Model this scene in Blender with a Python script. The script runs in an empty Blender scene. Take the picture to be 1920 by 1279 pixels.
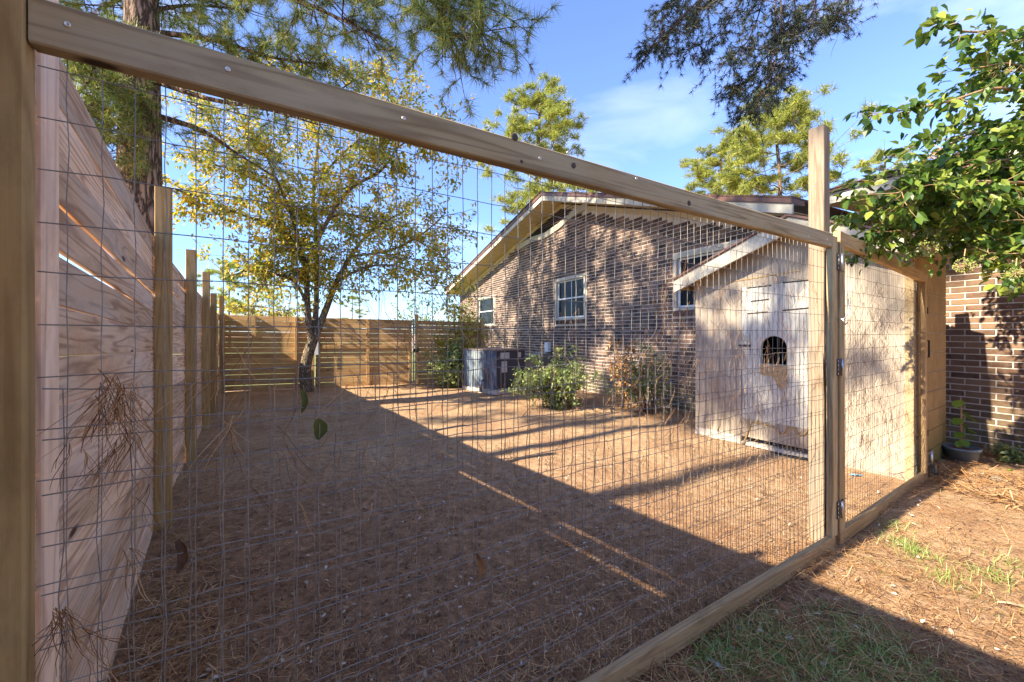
import bpy, bmesh, math, random
import numpy as np
from mathutils import Vector, Matrix

random.seed(7); rng = np.random.default_rng(7)
S = bpy.context.scene
C = S.collection

# ------------------------------------------------------------------ camera
H, F, CX, HZ = 1.40, 747.0, 960.0, 625.0
cam = bpy.data.objects.new("camera", bpy.data.cameras.new("camera"))
C.objects.link(cam); S.camera = cam
cam.location = (0, 0, H); cam.rotation_euler = (math.radians(90), 0, 0)
cam.data.sensor_width = 36; cam.data.lens = F / 1920 * 36
cam.data.shift_y = -(639.5 - HZ) / 1920
cam.data.clip_start = 0.02; cam.data.clip_end = 2000

# ------------------------------------------------------------------ light
D = Vector((1.22, 0.70, 0))                  # shadow of one metre of height on level ground
TOSUN = Vector((-D.x, -D.y, 1)).normalized()
ELEV = math.asin(TOSUN.z); ROT = math.atan2(TOSUN.x, TOSUN.y)
sun = bpy.data.objects.new("sun", bpy.data.lights.new("sun", 'SUN')); C.objects.link(sun)
sun.data.energy = 4.5; sun.data.angle = math.radians(0.55); sun.data.color = (1.0, 0.88, 0.69)
sun.rotation_euler = TOSUN.to_track_quat('Z', 'Y').to_euler()
sun.location = TOSUN * 60
world = bpy.data.worlds.new("World"); S.world = world; world.use_nodes = True
nt = world.node_tree; nt.nodes.clear()
wo = nt.nodes.new('ShaderNodeOutputWorld'); bg = nt.nodes.new('ShaderNodeBackground')
sky = nt.nodes.new('ShaderNodeTexSky'); sky.sky_type = 'NISHITA'; sky.sun_disc = False
sky.sun_elevation = ELEV; sky.sun_rotation = ROT; sky.altitude = 0
sky.air_density = 1.15; sky.dust_density = 0.1; sky.ozone_density = 4.0
tc = nt.nodes.new('ShaderNodeTexCoord'); mp = nt.nodes.new('ShaderNodeMapping')
mp.inputs['Scale'].default_value = (1.1, 2.2, 4.0); mp.inputs['Rotation'].default_value = (0.2, 0.3, 0.5)
mp.inputs['Location'].default_value = (0.35, 0.1, 0.6)
cn = nt.nodes.new('ShaderNodeTexNoise'); cn.inputs['Scale'].default_value = 1.7; cn.inputs['Detail'].default_value = 5
cn.inputs['Distortion'].default_value = 0.5; cn.inputs['Roughness'].default_value = 0.5
cr = nt.nodes.new('ShaderNodeValToRGB'); cr.color_ramp.elements[0].position = 0.52; cr.color_ramp.elements[1].position = 0.86
cr.color_ramp.elements[1].color = (0.55, 0.55, 0.55, 1)
mx = nt.nodes.new('ShaderNodeMix'); mx.data_type = 'RGBA'; mx.inputs[7].default_value = (3.4, 3.7, 4.3, 1)
L = nt.links.new
L(tc.outputs['Generated'], mp.inputs[0]); L(mp.outputs[0], cn.inputs['Vector']); L(cn.outputs['Fac'], cr.inputs[0])
L(cr.outputs[0], mx.inputs[0]); tint = nt.nodes.new('ShaderNodeMix'); tint.data_type = 'RGBA'; tint.blend_type = 'MULTIPLY'; tint.inputs[0].default_value = 1

sx_ = nt.nodes.new('ShaderNodeSeparateXYZ'); L(tc.outputs['Generated'], sx_.inputs[0]); tr_ = nt.nodes.new('ShaderNodeValToRGB'); L(sx_.outputs[2], tr_.inputs[0])
tr_.color_ramp.elements[0].position = 0.02; tr_.color_ramp.elements[0].color = (0.38, 0.48, 0.68, 1); tr_.color_ramp.elements[1].position = 0.42; tr_.color_ramp.elements[1].color = (0.62, 0.61, 0.78, 1)
L(tr_.outputs[0], tint.inputs[7]); L(sky.outputs[0], tint.inputs[6]); L(tint.outputs[2], mx.inputs[6]); L(mx.outputs[2], bg.inputs[0]); L(bg.outputs[0], wo.inputs[0])
bg.inputs[1].default_value = 0.15
S.view_settings.view_transform = 'Standard'; S.view_settings.look = 'None'
S.view_settings.exposure = 1.82; S.view_settings.gamma = 1.0; S.view_settings.use_curve_mapping = False
S.cycles.max_bounces = 8; S.cycles.transparent_max_bounces = 8

# ------------------------------------------------------------------ geometry of the place
def gp(px, py, z=0.0):
    Y = (H - z) * F / (py - HZ); return Vector(((px - CX) / F * Y, Y, z))
def at(px, py, Y): return Vector(((px - CX) / F * Y, Y, H - (py - HZ) / F * Y))
def onp(m, c, px, py=HZ):
    r = (px - CX) / F; return at(px, py, c / (m[0] * r + m[1]))
M = (0.890, 0.455); E = Vector((-0.455, 0.890, 0)); M3 = Vector((0.890, 0.455, 0)); UP = Vector((0, 0, 1))   # house walls
M2 = (0.841, 0.541); E2 = Vector((-0.541, 0.841, 0)); M23 = Vector((0.841, 0.541, 0))                        # shed
U = Vector((0.855, 0.519, 0)); N = Vector((0.519, -0.855, 0))                                                # wire panel: along, out
P0 = Vector((2.027, 2.524, 0))
def panel(s, z=0, off=0): return P0 + U * s + N * off + UP * z
def s_of(px):
    k = (CX - px) / F; return -(P0.x + k * P0.y) / (U.x + U.y * k)

# ------------------------------------------------------------------ object helpers
WM = {}
def world_of(o): return WM.get(o.name, Matrix.Identity(4))
def link(o, parent=None, mw=None):
    C.objects.link(o); mw = mw or Matrix.Identity(4); WM[o.name] = mw
    if parent:
        o.parent = parent; o.matrix_local = world_of(parent).inverted() @ mw
    else: o.matrix_local = mw
    return o
def tag(o, label=None, cat=None, group=None, kind=None):
    if label: o['label'] = label
    if cat: o['category'] = cat
    if group: o['group'] = group
    if kind: o['kind'] = kind
    return o
def thing(name, loc, label, cat, group=None):
    o = bpy.data.objects.new(name, None); o.empty_display_size = 0.1
    link(o, None, Matrix.Translation(Vector(loc))); return tag(o, label, cat, group)
class MB:
    def __init__(s): s.v = []; s.f = []
    def add(s, vs, fs):
        b = len(s.v); s.v += [tuple(v) for v in vs]; s.f += [tuple(i + b for i in f) for f in fs]; return s
    def box(s, c, ax, ay, az):                      # centre, half axes
        c, ax, ay, az = map(Vector, (c, ax, ay, az))
        if ax.cross(ay).dot(az) < 0: az = -az
        vs = [c + ax * i + ay * j + az * k for k in (-1, 1) for j in (-1, 1) for i in (-1, 1)]
        return s.add(vs, [(0, 2, 3, 1), (4, 5, 7, 6), (0, 1, 5, 4), (2, 6, 7, 3), (0, 4, 6, 2), (1, 3, 7, 5)])
    def prism(s, pts, d):                           # polygon extruded by d
        n = len(pts); d = Vector(d); pts = [Vector(p) for p in pts]
        nn = Vector((0, 0, 0))
        for i in range(n): nn += pts[i].cross(pts[(i + 1) % n])
        if nn.dot(d) < 0: pts = pts[::-1]
        return s.add(pts + [p + d for p in pts], [tuple(range(n))[::-1], tuple(range(n, 2 * n))] + [(i, (i + 1) % n, n + (i + 1) % n, n + i) for i in range(n)])
    def tube(s, pts, rad, n=5, cap=True):
        pts = [Vector(p) for p in pts]; k = len(pts)
        if not hasattr(rad, '__len__'): rad = [rad] * k
        b = len(s.v); ref = None
        for i, p in enumerate(pts):
            t = (pts[min(i + 1, k - 1)] - pts[max(i - 1, 0)])
            if t.length < 1e-9: t = Vector((0, 0, 1))
            t.normalize()
            if ref is None: ref = Vector((1, 0, 0)) if abs(t.x) < 0.8 else Vector((0, 1, 0))
            a = (ref - t * ref.dot(t)).normalized(); ref = a; c = t.cross(a)
            for j in range(n):
                q = 2 * math.pi * j / n; s.v.append(tuple(p + (a * math.cos(q) + c * math.sin(q)) * rad[i]))
        for i in range(k - 1):
            for j in range(n):
                s.f.append((b + i * n + j, b + i * n + (j + 1) % n, b + (i + 1) * n + (j + 1) % n, b + (i + 1) * n + j))
        if cap: s.f.append(tuple(b + j for j in range(n))[::-1]); s.f.append(tuple(b + (k - 1) * n + j for j in range(n)))
        return s
    def lathe(s, c, prof, n=20, axis=UP):
        c = Vector(c); b = len(s.v); a = Vector(axis).orthogonal().normalized(); d = Vector(axis).normalized().cross(a)
        for r, h in prof:
            for j in range(n):
                q = 2 * math.pi * j / n; s.v.append(tuple(c + (a * math.cos(q) + d * math.sin(q)) * r + Vector(axis).normalized() * h))
        for i in range(len(prof) - 1):
            for j in range(n): s.f.append((b + i * n + j, b + i * n + (j + 1) % n, b + (i + 1) * n + (j + 1) % n, b + (i + 1) * n + j))
        return s
    def build(s, name, m, parent=None, smooth=False, mw=None):
        me = bpy.data.meshes.new(name); me.from_pydata(s.v, [], s.f)
        if m: me.materials.append(m)
        if smooth:
            me.polygons.foreach_set('use_smooth', [True] * len(me.polygons))
        o = bpy.data.objects.new(name, me); return link(o, parent, mw)
def npmesh(name, V, Fc, m, parent=None, kind=None, smooth=False, attr=None):
    V = np.asarray(V, dtype=np.float32).reshape(-1, 3); Fc = np.asarray(Fc, dtype=np.int32)
    me = bpy.data.meshes.new(name); me.vertices.add(len(V)); me.vertices.foreach_set('co', V.ravel())
    n, k = Fc.shape; me.loops.add(n * k); me.loops.foreach_set('vertex_index', Fc.ravel())
    me.polygons.add(n); me.polygons.foreach_set('loop_start', np.arange(0, n * k, k, dtype=np.int32))
    me.update(calc_edges=True); me.materials.append(m)
    if smooth: me.polygons.foreach_set('use_smooth', np.ones(n, dtype=bool))
    o = bpy.data.objects.new(name, me); link(o, parent)
    if parent:   # vertices are in world space
        o.matrix_local = world_of(parent).inverted()
    if kind: o['kind'] = kind
    return o
_lm = {}
def lumber(name, p0, p1, wdir, w, t, m, parent=None, bow=0.0, share=False):
    """a sawn board: local X along it, Y its width, Z its thickness, eased long edges"""
    p0, p1 = Vector(p0), Vector(p1); ln = (p1 - p0).length; x = (p1 - p0).normalized()
    y = Vector(wdir); y = (y - x * y.dot(x)).normalized(); z = x.cross(y)
    e = min(0.004, t * 0.2); sec = [(-w/2+e, -t/2), (w/2-e, -t/2), (w/2, -t/2+e), (w/2, t/2-e), (w/2-e, t/2), (-w/2+e, t/2), (-w/2, t/2-e), (-w/2, -t/2+e)]
    seg = 1 if ln < 0.5 else 3; vs = []; fs = []
    for i in range(seg + 1):
        u = i / seg; bb = bow * math.sin(math.pi * u); vs += [(u * ln, a + bb, b) for a, b in sec]
    for i in range(seg):
        for j in range(8): fs.append((i*8+j, i*8+(j+1) % 8, (i+1)*8+(j+1) % 8, (i+1)*8+j))
    fs = [f[::-1] for f in fs]; fs.append(tuple(range(8))); fs.append(tuple(range(seg*8, seg*8+8))[::-1])
    me = bpy.data.meshes.new(name); me.from_pydata(vs, [], [f[::-1] for f in fs]); me.materials.append(m)
    mw = Matrix.Translation(p0) @ Matrix(((x.x, y.x, z.x, 0), (x.y, y.y, z.y, 0), (x.z, y.z, z.z, 0), (0, 0, 0, 1)))
    return link(bpy.data.objects.new(name, me), parent, mw)

# ------------------------------------------------------------------ material helpers
def newmat(name, rough=0.8, spec=0.3):
    m = bpy.data.materials.new(name); m.use_nodes = True; t = m.node_tree; p = t.nodes['Principled BSDF']
    p.inputs['Roughness'].default_value = rough; p.inputs['Specular IOR Level'].default_value = spec; return m, t, p
def nd(t, typ, **kw):
    n = t.nodes.new(typ)
    for k, v in kw.items():
        if k.startswith('i_'): n.inputs[k[2:].replace('_', ' ')].default_value = v
        else: setattr(n, k, v)
    return n
def ramp(t, src, stops):
    r = t.nodes.new('ShaderNodeValToRGB'); e = r.color_ramp.elements
    while len(e) < len(stops): e.new(0.5)
    for q, (p, c) in zip(e, stops): q.position = p; q.color = (*c, 1) if len(c) == 3 else c
    t.links.new(src, r.inputs[0]); return r.outputs[0]
def mixc(t, fac, a, b, mode='MIX'):
    n = t.nodes.new('ShaderNodeMix'); n.data_type = 'RGBA'; n.blend_type = mode
    for i, s in ((0, fac), (6, a), (7, b)):
        if hasattr(s, 'links'): t.links.new(s, n.inputs[i])
        else: n.inputs[i].default_value = s if i == 0 else (*s, 1)
    return n.outputs[2]
def mth(t, op, a, b=None):
    n = t.nodes.new('ShaderNodeMath'); n.operation = op
    for i, s in enumerate((a, b)):
        if s is None: continue
        if hasattr(s, 'links'): t.links.new(s, n.inputs[i])
        else: n.inputs[i].default_value = s
    return n.outputs[0]
def coords(t, scale=(1, 1, 1), which='Object', rnd=True):
    c = t.nodes.new('ShaderNodeTexCoord'); o = c.outputs[which]
    if rnd:
        oi = t.nodes.new('ShaderNodeObjectInfo'); v = t.nodes.new('ShaderNodeVectorMath'); v.operation = 'MULTIPLY_ADD'
        cb = t.nodes.new('ShaderNodeCombineXYZ')
        for i, k in enumerate((37.0, 91.0, 53.0)): t.links.new(mth(t, 'MULTIPLY', oi.outputs['Random'], k), cb.inputs[i])
        v.operation = 'ADD'; t.links.new(o, v.inputs[0]); t.links.new(cb.outputs[0], v.inputs[1]); o = v.outputs[0]
    m = t.nodes.new('ShaderNodeMapping'); m.inputs['Scale'].default_value = scale; t.links.new(o, m.inputs[0]); return m.outputs[0]
def noise(t, vec, scale, detail=4, rough=0.55, dist=0.0):
    n = t.nodes.new('ShaderNodeTexNoise'); n.inputs['Scale'].default_value = scale; n.inputs['Detail'].default_value = detail
    n.inputs['Roughness'].default_value = rough; n.inputs['Distortion'].default_value = dist
    if vec is not None: t.links.new(vec, n.inputs['Vector'])
    return n.outputs['Fac']
def bump(t, p, h, strength=0.4, dist=0.01):
    b = t.nodes.new('ShaderNodeBump'); b.inputs['Strength'].default_value = strength; b.inputs['Distance'].default_value = dist
    t.links.new(h, b.inputs['Height']); t.links.new(b.outputs[0], p.inputs['Normal'])
def island(t):
    g = t.nodes.new('ShaderNodeNewGeometry'); oi = t.nodes.new('ShaderNodeObjectInfo')
    return mth(t, 'FRACT', mth(t, 'ADD', g.outputs['Random Per Island'], oi.outputs['Random']))

def wood(name, light, dark, ring, knots=0.10, grey=None, rough=0.75, rings=64, var=0.25, strong=.62):
    m, t, p = newmat(name, rough, 0.25)
    v = coords(t, (0.45, 8.0, 8.0)); n1 = noise(t, v, 1.25, 2, 0.45, 0.12)
    rg = mth(t, 'SINE', mth(t, 'MULTIPLY', n1, rings)); rg = mth(t, 'POWER', mth(t, 'ADD', mth(t, 'MULTIPLY', rg, 0.5), 0.5), 3.5)
    fine = noise(t, coords(t, (1.5, 60, 60)), 3.0, 3)
    big = noise(t, coords(t, (0.8, 3, 3)), 1.6, 3)
    col = mixc(t, ramp(t, big, [(0.35, (0, 0, 0)), (0.68, (1, 1, 1))]), light, dark)
    col = mixc(t, mth(t, 'MULTIPLY', rg, strong), col, ring)
    col = mixc(t, mth(t, 'MULTIPLY', fine, 0.38), col, ring)
    if grey:
        col = mixc(t, ramp(t, noise(t, coords(t, (0.6, 2.5, 2.5)), 2.2, 5), [(0.42, (0, 0, 0)), (0.72, (0.85, 0.85, 0.85))]), col, grey)
    st_ = noise(t, coords(t, (1.2, 4, 4)), 2.4, 7, 0.72); col = mixc(t, ramp(t, st_, [(0.50, (0, 0, 0)), (0.70, (0.55, 0.55, 0.55))]), col, tuple(c * 0.42 for c in dark))
    vo = t.nodes.new('ShaderNodeTexVoronoi'); vo.inputs['Scale'].default_value = 1.0
    t.links.new(coords(t, (1.4, 5.5, 3.0)), vo.inputs['Vector'])
    kn = ramp(t, vo.outputs['Distance'], [(knots * 0.55, (1, 1, 1)), (knots, (0, 0, 0))])
    col = mixc(t, kn, col, tuple(c * 0.28 for c in ring))
    oi = t.nodes.new('ShaderNodeObjectInfo')
    val = mth(t, 'ADD', mth(t, 'MULTIPLY', oi.outputs['Random'], var), 1 - var * 0.5)
    hs = t.nodes.new('ShaderNodeHueSaturation'); t.links.new(val, hs.inputs['Value']); t.links.new(col, hs.inputs['Color'])
    t.links.new(hs.outputs[0], p.inputs['Base Color'])
    bump(t, p, mth(t, 'ADD', mth(t, 'MULTIPLY', rg, 0.5), fine), 0.35, 0.002); return m
def plain(name, col, rough=0.7, metal=0.0, var=0.3, scale=8, col2=None, spec=0.4, bmp=0.15):
    m, t, p = newmat(name, rough, spec); p.inputs['Metallic'].default_value = metal
    n = noise(t, coords(t), scale, 6)
    c2 = col2 or tuple(c * (1 - var) for c in col)
    t.links.new(ramp(t, n, [(0.35, col), (0.7, c2)]), p.inputs['Base Color'])
    bump(t, p, n, bmp, 0.004); return m
def leafmat(name, stops, trans=0.35, rough=0.45):
    m, t, p = newmat(name, rough, 0.35); c = ramp(t, island(t), stops)
    t.links.new(c, p.inputs['Base Color'])
    tr = t.nodes.new('ShaderNodeBsdfTranslucent'); ms = t.nodes.new('ShaderNodeMixShader'); ms.inputs[0].default_value = trans
    t.links.new(mixc(t, 0.5, c, (0.55, 0.6, 0.12), 'SOFT_LIGHT'), tr.inputs[0])
    o = t.nodes['Material Output']; t.links.new(p.outputs[0], ms.inputs[1]); t.links.new(tr.outputs[0], ms.inputs[2]); t.links.new(ms.outputs[0], o.inputs[0]); return m

mFence = wood('fence_board_wood', (0.90, 0.68, 0.46), (0.80, 0.52, 0.30), (0.38, 0.20, 0.11), 0.085, grey=(0.74, 0.60, 0.48), strong=.8, var=.45)
mPost = wood('treated_post_wood', (0.48, 0.32, 0.13), (0.38, 0.24, 0.09), (0.24, 0.14, 0.05), 0.07)
mRail = wood('weathered_rail_wood', (0.52, 0.40, 0.21), (0.44, 0.31, 0.14), (0.22, 0.14, 0.06), 0.06, grey=(0.42, 0.34, 0.21), strong=.8)
mNewRail = wood('gate_frame_wood', (0.52, 0.36, 0.18), (0.42, 0.28, 0.13), (0.28, 0.17, 0.08), 0.08)
mStile = wood('front_post_wood', (0.44, 0.31, 0.13), (0.37, 0.24, 0.09), (0.24, 0.14, 0.05), 0.05)
mTall = wood('tall_post_wood', (0.40, 0.30, 0.20), (0.33, 0.24, 0.15), (0.20, 0.13, 0.075), 0.11, grey=(.28, .24, .19), strong=.85)
mBack = wood('back_fence_wood', (0.62, 0.40, 0.18), (0.50, 0.30, 0.12), (0.30, 0.17, 0.07), 0.10, var=0.35)
mWire = plain('galvanized_wire', (0.30, 0.27, 0.23), 0.55, 0.25, 0.5, 40, spec=0.5)
mSteel = plain('zinc_steel', (0.55, 0.56, 0.58), 0.35, 0.9, 0.3, 30)
mDarkSteel = plain('dark_steel', (0.07, 0.07, 0.08), 0.45, 0.6, 0.3, 30)
mScrew = plain('screw_metal', (0.75, 0.68, 0.55), 0.35, 0.8, 0.3, 90)
mCream = plain('cream_trim_paint', (0.52, 0.48, 0.38), 0.6, 0, 0.22, 3, (0.40, 0.36, 0.28))
mSoffit = plain('soffit_paint', (0.62, 0.50, 0.30), 0.65, 0, 0.15, 3)
mWhite = plain('white_vinyl', (0.72, 0.73, 0.72), 0.4, 0, 0.12, 6)
mDripEdge = plain('brown_drip_edge', (0.17, 0.085, 0.06), 0.5, 0.0, 0.5, 5, (0.09, 0.05, 0.045))
mDark = plain('dark_interior', (0.02, 0.018, 0.015), 0.9)
mBlackIron = plain('black_iron', (0.02, 0.02, 0.02), 0.4, 0.4)
mRubber = plain('black_rubber', (0.05, 0.05, 0.055), 0.7)

def bark(name, a, b, sc=1.0):
    m, t, p = newmat(name, 0.95, 0.1)
    v = coords(t, (7 * sc, 7 * sc, 1.6 * sc)); vo = nd(t, 'ShaderNodeTexVoronoi', feature='DISTANCE_TO_EDGE'); vo.inputs['Scale'].default_value = 2.0
    nz = noise(t, v, 2.5, 6, 0.65, 0.8)
    wv = t.nodes.new('ShaderNodeVectorMath'); wv.operation = 'ADD'
    cb = t.nodes.new('ShaderNodeCombineXYZ'); t.links.new(mth(t, 'MULTIPLY', nz, 0.9), cb.inputs[0]); t.links.new(mth(t, 'MULTIPLY', nz, 1.4), cb.inputs[2])
    t.links.new(v, wv.inputs[0]); t.links.new(cb.outputs[0], wv.inputs[1]); t.links.new(wv.outputs[0], vo.inputs['Vector'])
    ed = ramp(t, vo.outputs['Distance'], [(0.02, (0, 0, 0)), (0.22, (1, 1, 1))])
    col = mixc(t, ed, tuple(c * 0.3 for c in a), mixc(t, nz, a, b)); t.links.new(col, p.inputs['Base Color'])
    bump(t, p, mth(t, 'ADD', ed, nz), 0.9, 0.03); return m
mPineBark = bark('pine_bark', (0.22, 0.15, 0.11), (0.44, 0.32, 0.23))
mBark = bark('smooth_bark', (0.38, 0.29, 0.19), (0.56, 0.45, 0.31), 3.0)
mTwig = plain('twig_bark', (0.085, 0.06, 0.045), 0.9)
mTanTwig = plain('pale_twig', (0.42, 0.27, 0.14), 0.8)
mNeedle = leafmat('pine_needles', [(0.0, (0.06, 0.11, 0.045)), (0.4, (0.17, 0.24, 0.07)), (0.8, (0.34, 0.38, 0.10)), (1.0, (0.52, 0.38, 0.09))], 0.35)
mNeedleDark = leafmat('shaded_pine_needles', [(0.0, (0.018, 0.032, 0.02)), (0.7, (0.05, 0.07, 0.03)), (1.0, (0.09, 0.06, 0.03))], 0.05)  # darker copy of the pine needles: backlit look of the overhanging branch put into the colour
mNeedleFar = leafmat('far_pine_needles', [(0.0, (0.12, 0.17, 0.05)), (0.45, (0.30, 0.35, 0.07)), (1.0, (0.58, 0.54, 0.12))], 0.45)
mYellowLeaf = leafmat('autumn_leaves', [(0.0, (0.14, 0.20, 0.05)), (0.38, (0.34, 0.35, 0.07)), (0.68, (0.68, 0.56, 0.08)), (1.0, (0.80, 0.48, 0.08))], 0.48)
mBushLeaf = leafmat('pale_bush_leaves', [(0.0, (0.10, 0.17, 0.05)), (0.6, (0.28, 0.34, 0.11)), (1.0, (0.50, 0.50, 0.22))], 0.35)
mGreenLeaf = leafmat('green_leaves', [(0.0, (0.03, 0.07, 0.016)), (0.5, (0.10, 0.18, 0.03)), (1.0, (0.34, 0.40, 0.07))], 0.42, 0.35)
mPotLeaf = leafmat('bright_pot_leaves', [(0.0, (0.10, 0.22, 0.03)), (1.0, (0.24, 0.38, 0.06))], 0.4, 0.4)
mBerry = leafmat('green_seed_heads', [(0.0, (0.24, 0.28, 0.05)), (1.0, (0.45, 0.44, 0.14))], 0.15)
mGrass = leafmat('grass_blades', [(0.0, (0.17, 0.27, 0.05)), (0.7, (0.36, 0.48, 0.13)), (1.0, (0.62, 0.60, 0.32))], 0.35)
mStraw = leafmat('pine_straw', [(0.0, (0.10, 0.045, 0.02)), (0.35, (0.26, 0.12, 0.045)), (0.7, (0.48, 0.25, 0.09)), (1.0, (0.70, 0.48, 0.25))], 0.05, 0.7)
mDryLeaf = leafmat('dry_leaves', [(0.0, (0.16, 0.10, 0.05)), (0.5, (0.38, 0.30, 0.20)), (1.0, (0.62, 0.56, 0.46))], 0.1, 0.7)

def m_ground():
    m, t, p = newmat('sandy_soil_with_straw', 0.95, 0.1)
    v = coords(t, which='Object', rnd=False)
    a = noise(t, v, 1.1, 6, 0.6); b = noise(t, v, 14, 8, 0.7); c = noise(t, v, 90, 6, 0.75)
    st = t.nodes.new('ShaderNodeTexVoronoi'); st.inputs['Scale'].default_value = 34; st.feature = 'F1'
    mm = t.nodes.new('ShaderNodeMapping'); mm.inputs['Scale'].default_value = (1, 0.25, 1); mm.inputs['Rotation'].default_value = (0, 0, 0.6)
    t.links.new(v, mm.inputs[0]); t.links.new(mm.outputs[0], st.inputs['Vector'])
    col = ramp(t, b, [(0.30, (0.28, 0.17, 0.09)), (0.48, (0.55, 0.36, 0.195)), (0.70, (0.70, 0.49, 0.30))])
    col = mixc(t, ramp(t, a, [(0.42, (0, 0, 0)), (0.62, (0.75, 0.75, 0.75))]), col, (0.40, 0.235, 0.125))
    pt_ = noise(t, v, 4.2, 5, .6); col = mixc(t, ramp(t, pt_, [(0.56, (0, 0, 0)), (0.68, (0.6, 0.6, 0.6))]), col, (0.19, 0.105, 0.06))
    col = mixc(t, ramp(t, c, [(0.36, (0.85, 0.85, 0.85)), (0.52, (0, 0, 0))]), col, (0.13, 0.082, 0.055))
    col = mixc(t, ramp(t, st.outputs['Color'], [(0.75, (0, 0, 0)), (0.8, (0.5, 0.5, 0.5))]), col, (0.36, 0.19, 0.09))
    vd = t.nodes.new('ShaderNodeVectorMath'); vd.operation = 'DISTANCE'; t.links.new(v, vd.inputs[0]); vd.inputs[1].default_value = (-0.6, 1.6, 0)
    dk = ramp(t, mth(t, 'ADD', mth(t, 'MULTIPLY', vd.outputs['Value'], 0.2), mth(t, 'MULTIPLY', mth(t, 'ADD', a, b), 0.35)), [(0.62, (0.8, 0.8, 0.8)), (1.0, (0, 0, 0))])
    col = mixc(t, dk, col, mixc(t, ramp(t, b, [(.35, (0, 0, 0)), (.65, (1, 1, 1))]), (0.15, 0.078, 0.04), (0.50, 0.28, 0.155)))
    t.links.new(col, p.inputs['Base Color']); bump(t, p, mth(t, 'ADD', b, c), 0.9, 0.02); return m
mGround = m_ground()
mLawn = plain('lawn_grass', (0.14, 0.17, 0.04), 0.9, 0, 0.4, 30, (0.25, 0.24, 0.07))

def m_brick(name, stops, moss=0.35):
    m, t, p = newmat(name, 0.9, 0.15)
    g = t.nodes.new('ShaderNodeNewGeometry'); pos = g.outputs['Position']
    col = ramp(t, island(t), stops); n = noise(t, pos, 22, 6, 0.7); n2 = noise(t, pos, 1.6, 4)
    col = mixc(t, ramp(t, n, [(0.42, (0, 0, 0)), (0.72, (0.45, 0.45, 0.45))]), col, (0.26, 0.20, 0.16))
    sx = t.nodes.new('ShaderNodeSeparateXYZ'); t.links.new(pos, sx.inputs[0])
    ms = mth(t, 'MULTIPLY', ramp(t, mth(t, 'ADD', sx.outputs[2], mth(t, 'MULTIPLY', n2, 0.7)), [(0.45, (1, 1, 1)), (1.0, (0, 0, 0))]), moss)
    col = mixc(t, ms, col, (0.20, 0.21, 0.09)); t.links.new(col, p.inputs['Base Color']); bump(t, p, n, 0.5, 0.006); return m
mBrick = m_brick('brown_brick', [(0.0, (0.040, 0.028, 0.026)), (0.35, (0.085, 0.052, 0.042)), (0.70, (0.15, 0.092, 0.068)), (1.0, (0.25, 0.165, 0.12))])
mBrickR = m_brick('rear_brown_brick', [(0.0, (0.085, 0.048, 0.032)), (0.5, (0.14, 0.080, 0.050)), (1.0, (0.24, 0.155, 0.09))], 0.25)
mMortar = plain('mortar', (0.66, 0.58, 0.49), 0.95, 0, 0.25, 12)
mShingle = plain('brown_shingles', (0.13, 0.075, 0.055), 0.9, 0, 0.5, 25)

# ------------------------------------------------------------------ ground
def vnoise(x, y, seed=0):
    r = np.random.default_rng(seed); out = np.zeros_like(x)
    for k in range(14):
        fr = 0.5 * 1.45 ** k; a, b, ph = r.normal(size=3); nn = math.hypot(a, b)
        out += np.sin((x * a + y * b) / nn * fr * 2 * math.pi * 0.35 + ph * 6) / fr ** 0.8
    return out
ax = np.sinh(np.linspace(-5.2, 5.2, 361)) ; ax = ax / ax.max() * 420
GX, GY = np.meshgrid(ax + 0.5, ax + 3.0, indexing='ij')
def relief(x, y):
    near = np.exp(-((x - 0.5) ** 2 + (y - 4) ** 2) / 160)
    return (0.010 * vnoise(x * 2.2, y * 2.2, 3)) * near
GZ = relief(GX, GY)
V = np.stack([GX, GY, GZ], -1).reshape(-1, 3); n = len(ax); I = np.arange((n - 1) * n).reshape(n - 1, n)[:, :-1].ravel()
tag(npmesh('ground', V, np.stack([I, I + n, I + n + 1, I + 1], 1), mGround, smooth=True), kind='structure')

# fence lines
K1 = Vector((-0.42 - 0.75 * 2.86, 2.86, 0))
def FL(Y):                                          # inner face of the long fence
    if Y <= 2.86: return Vector((-0.42 - 0.75 * Y, Y, 0))
    return Vector((K1.x - 0.665 * (Y - 2.86), Y, 0))
CORNER = FL(9.5)
BD = Vector((4.96, 1.86, 0)).normalized(); BN = Vector((BD.y, -BD.x, 0))
# lawn beyond the fences
a0 = CORNER + Vector((-0.3, 0.3, 0)); FO = Vector((-0.665, 1, 0)).normalized()
lw = MB(); lw.add([(p.x, p.y, 0.03) for p in (a0 - FO * 0, a0 + BD * 7, a0 + BD * 7 + BN * -90, a0 + BN * -90 - BD * 60, a0 - BD * 60)], [(0, 1, 2, 3, 4)])
tag(lw.build('lawn', mLawn), kind='structure')

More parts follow.
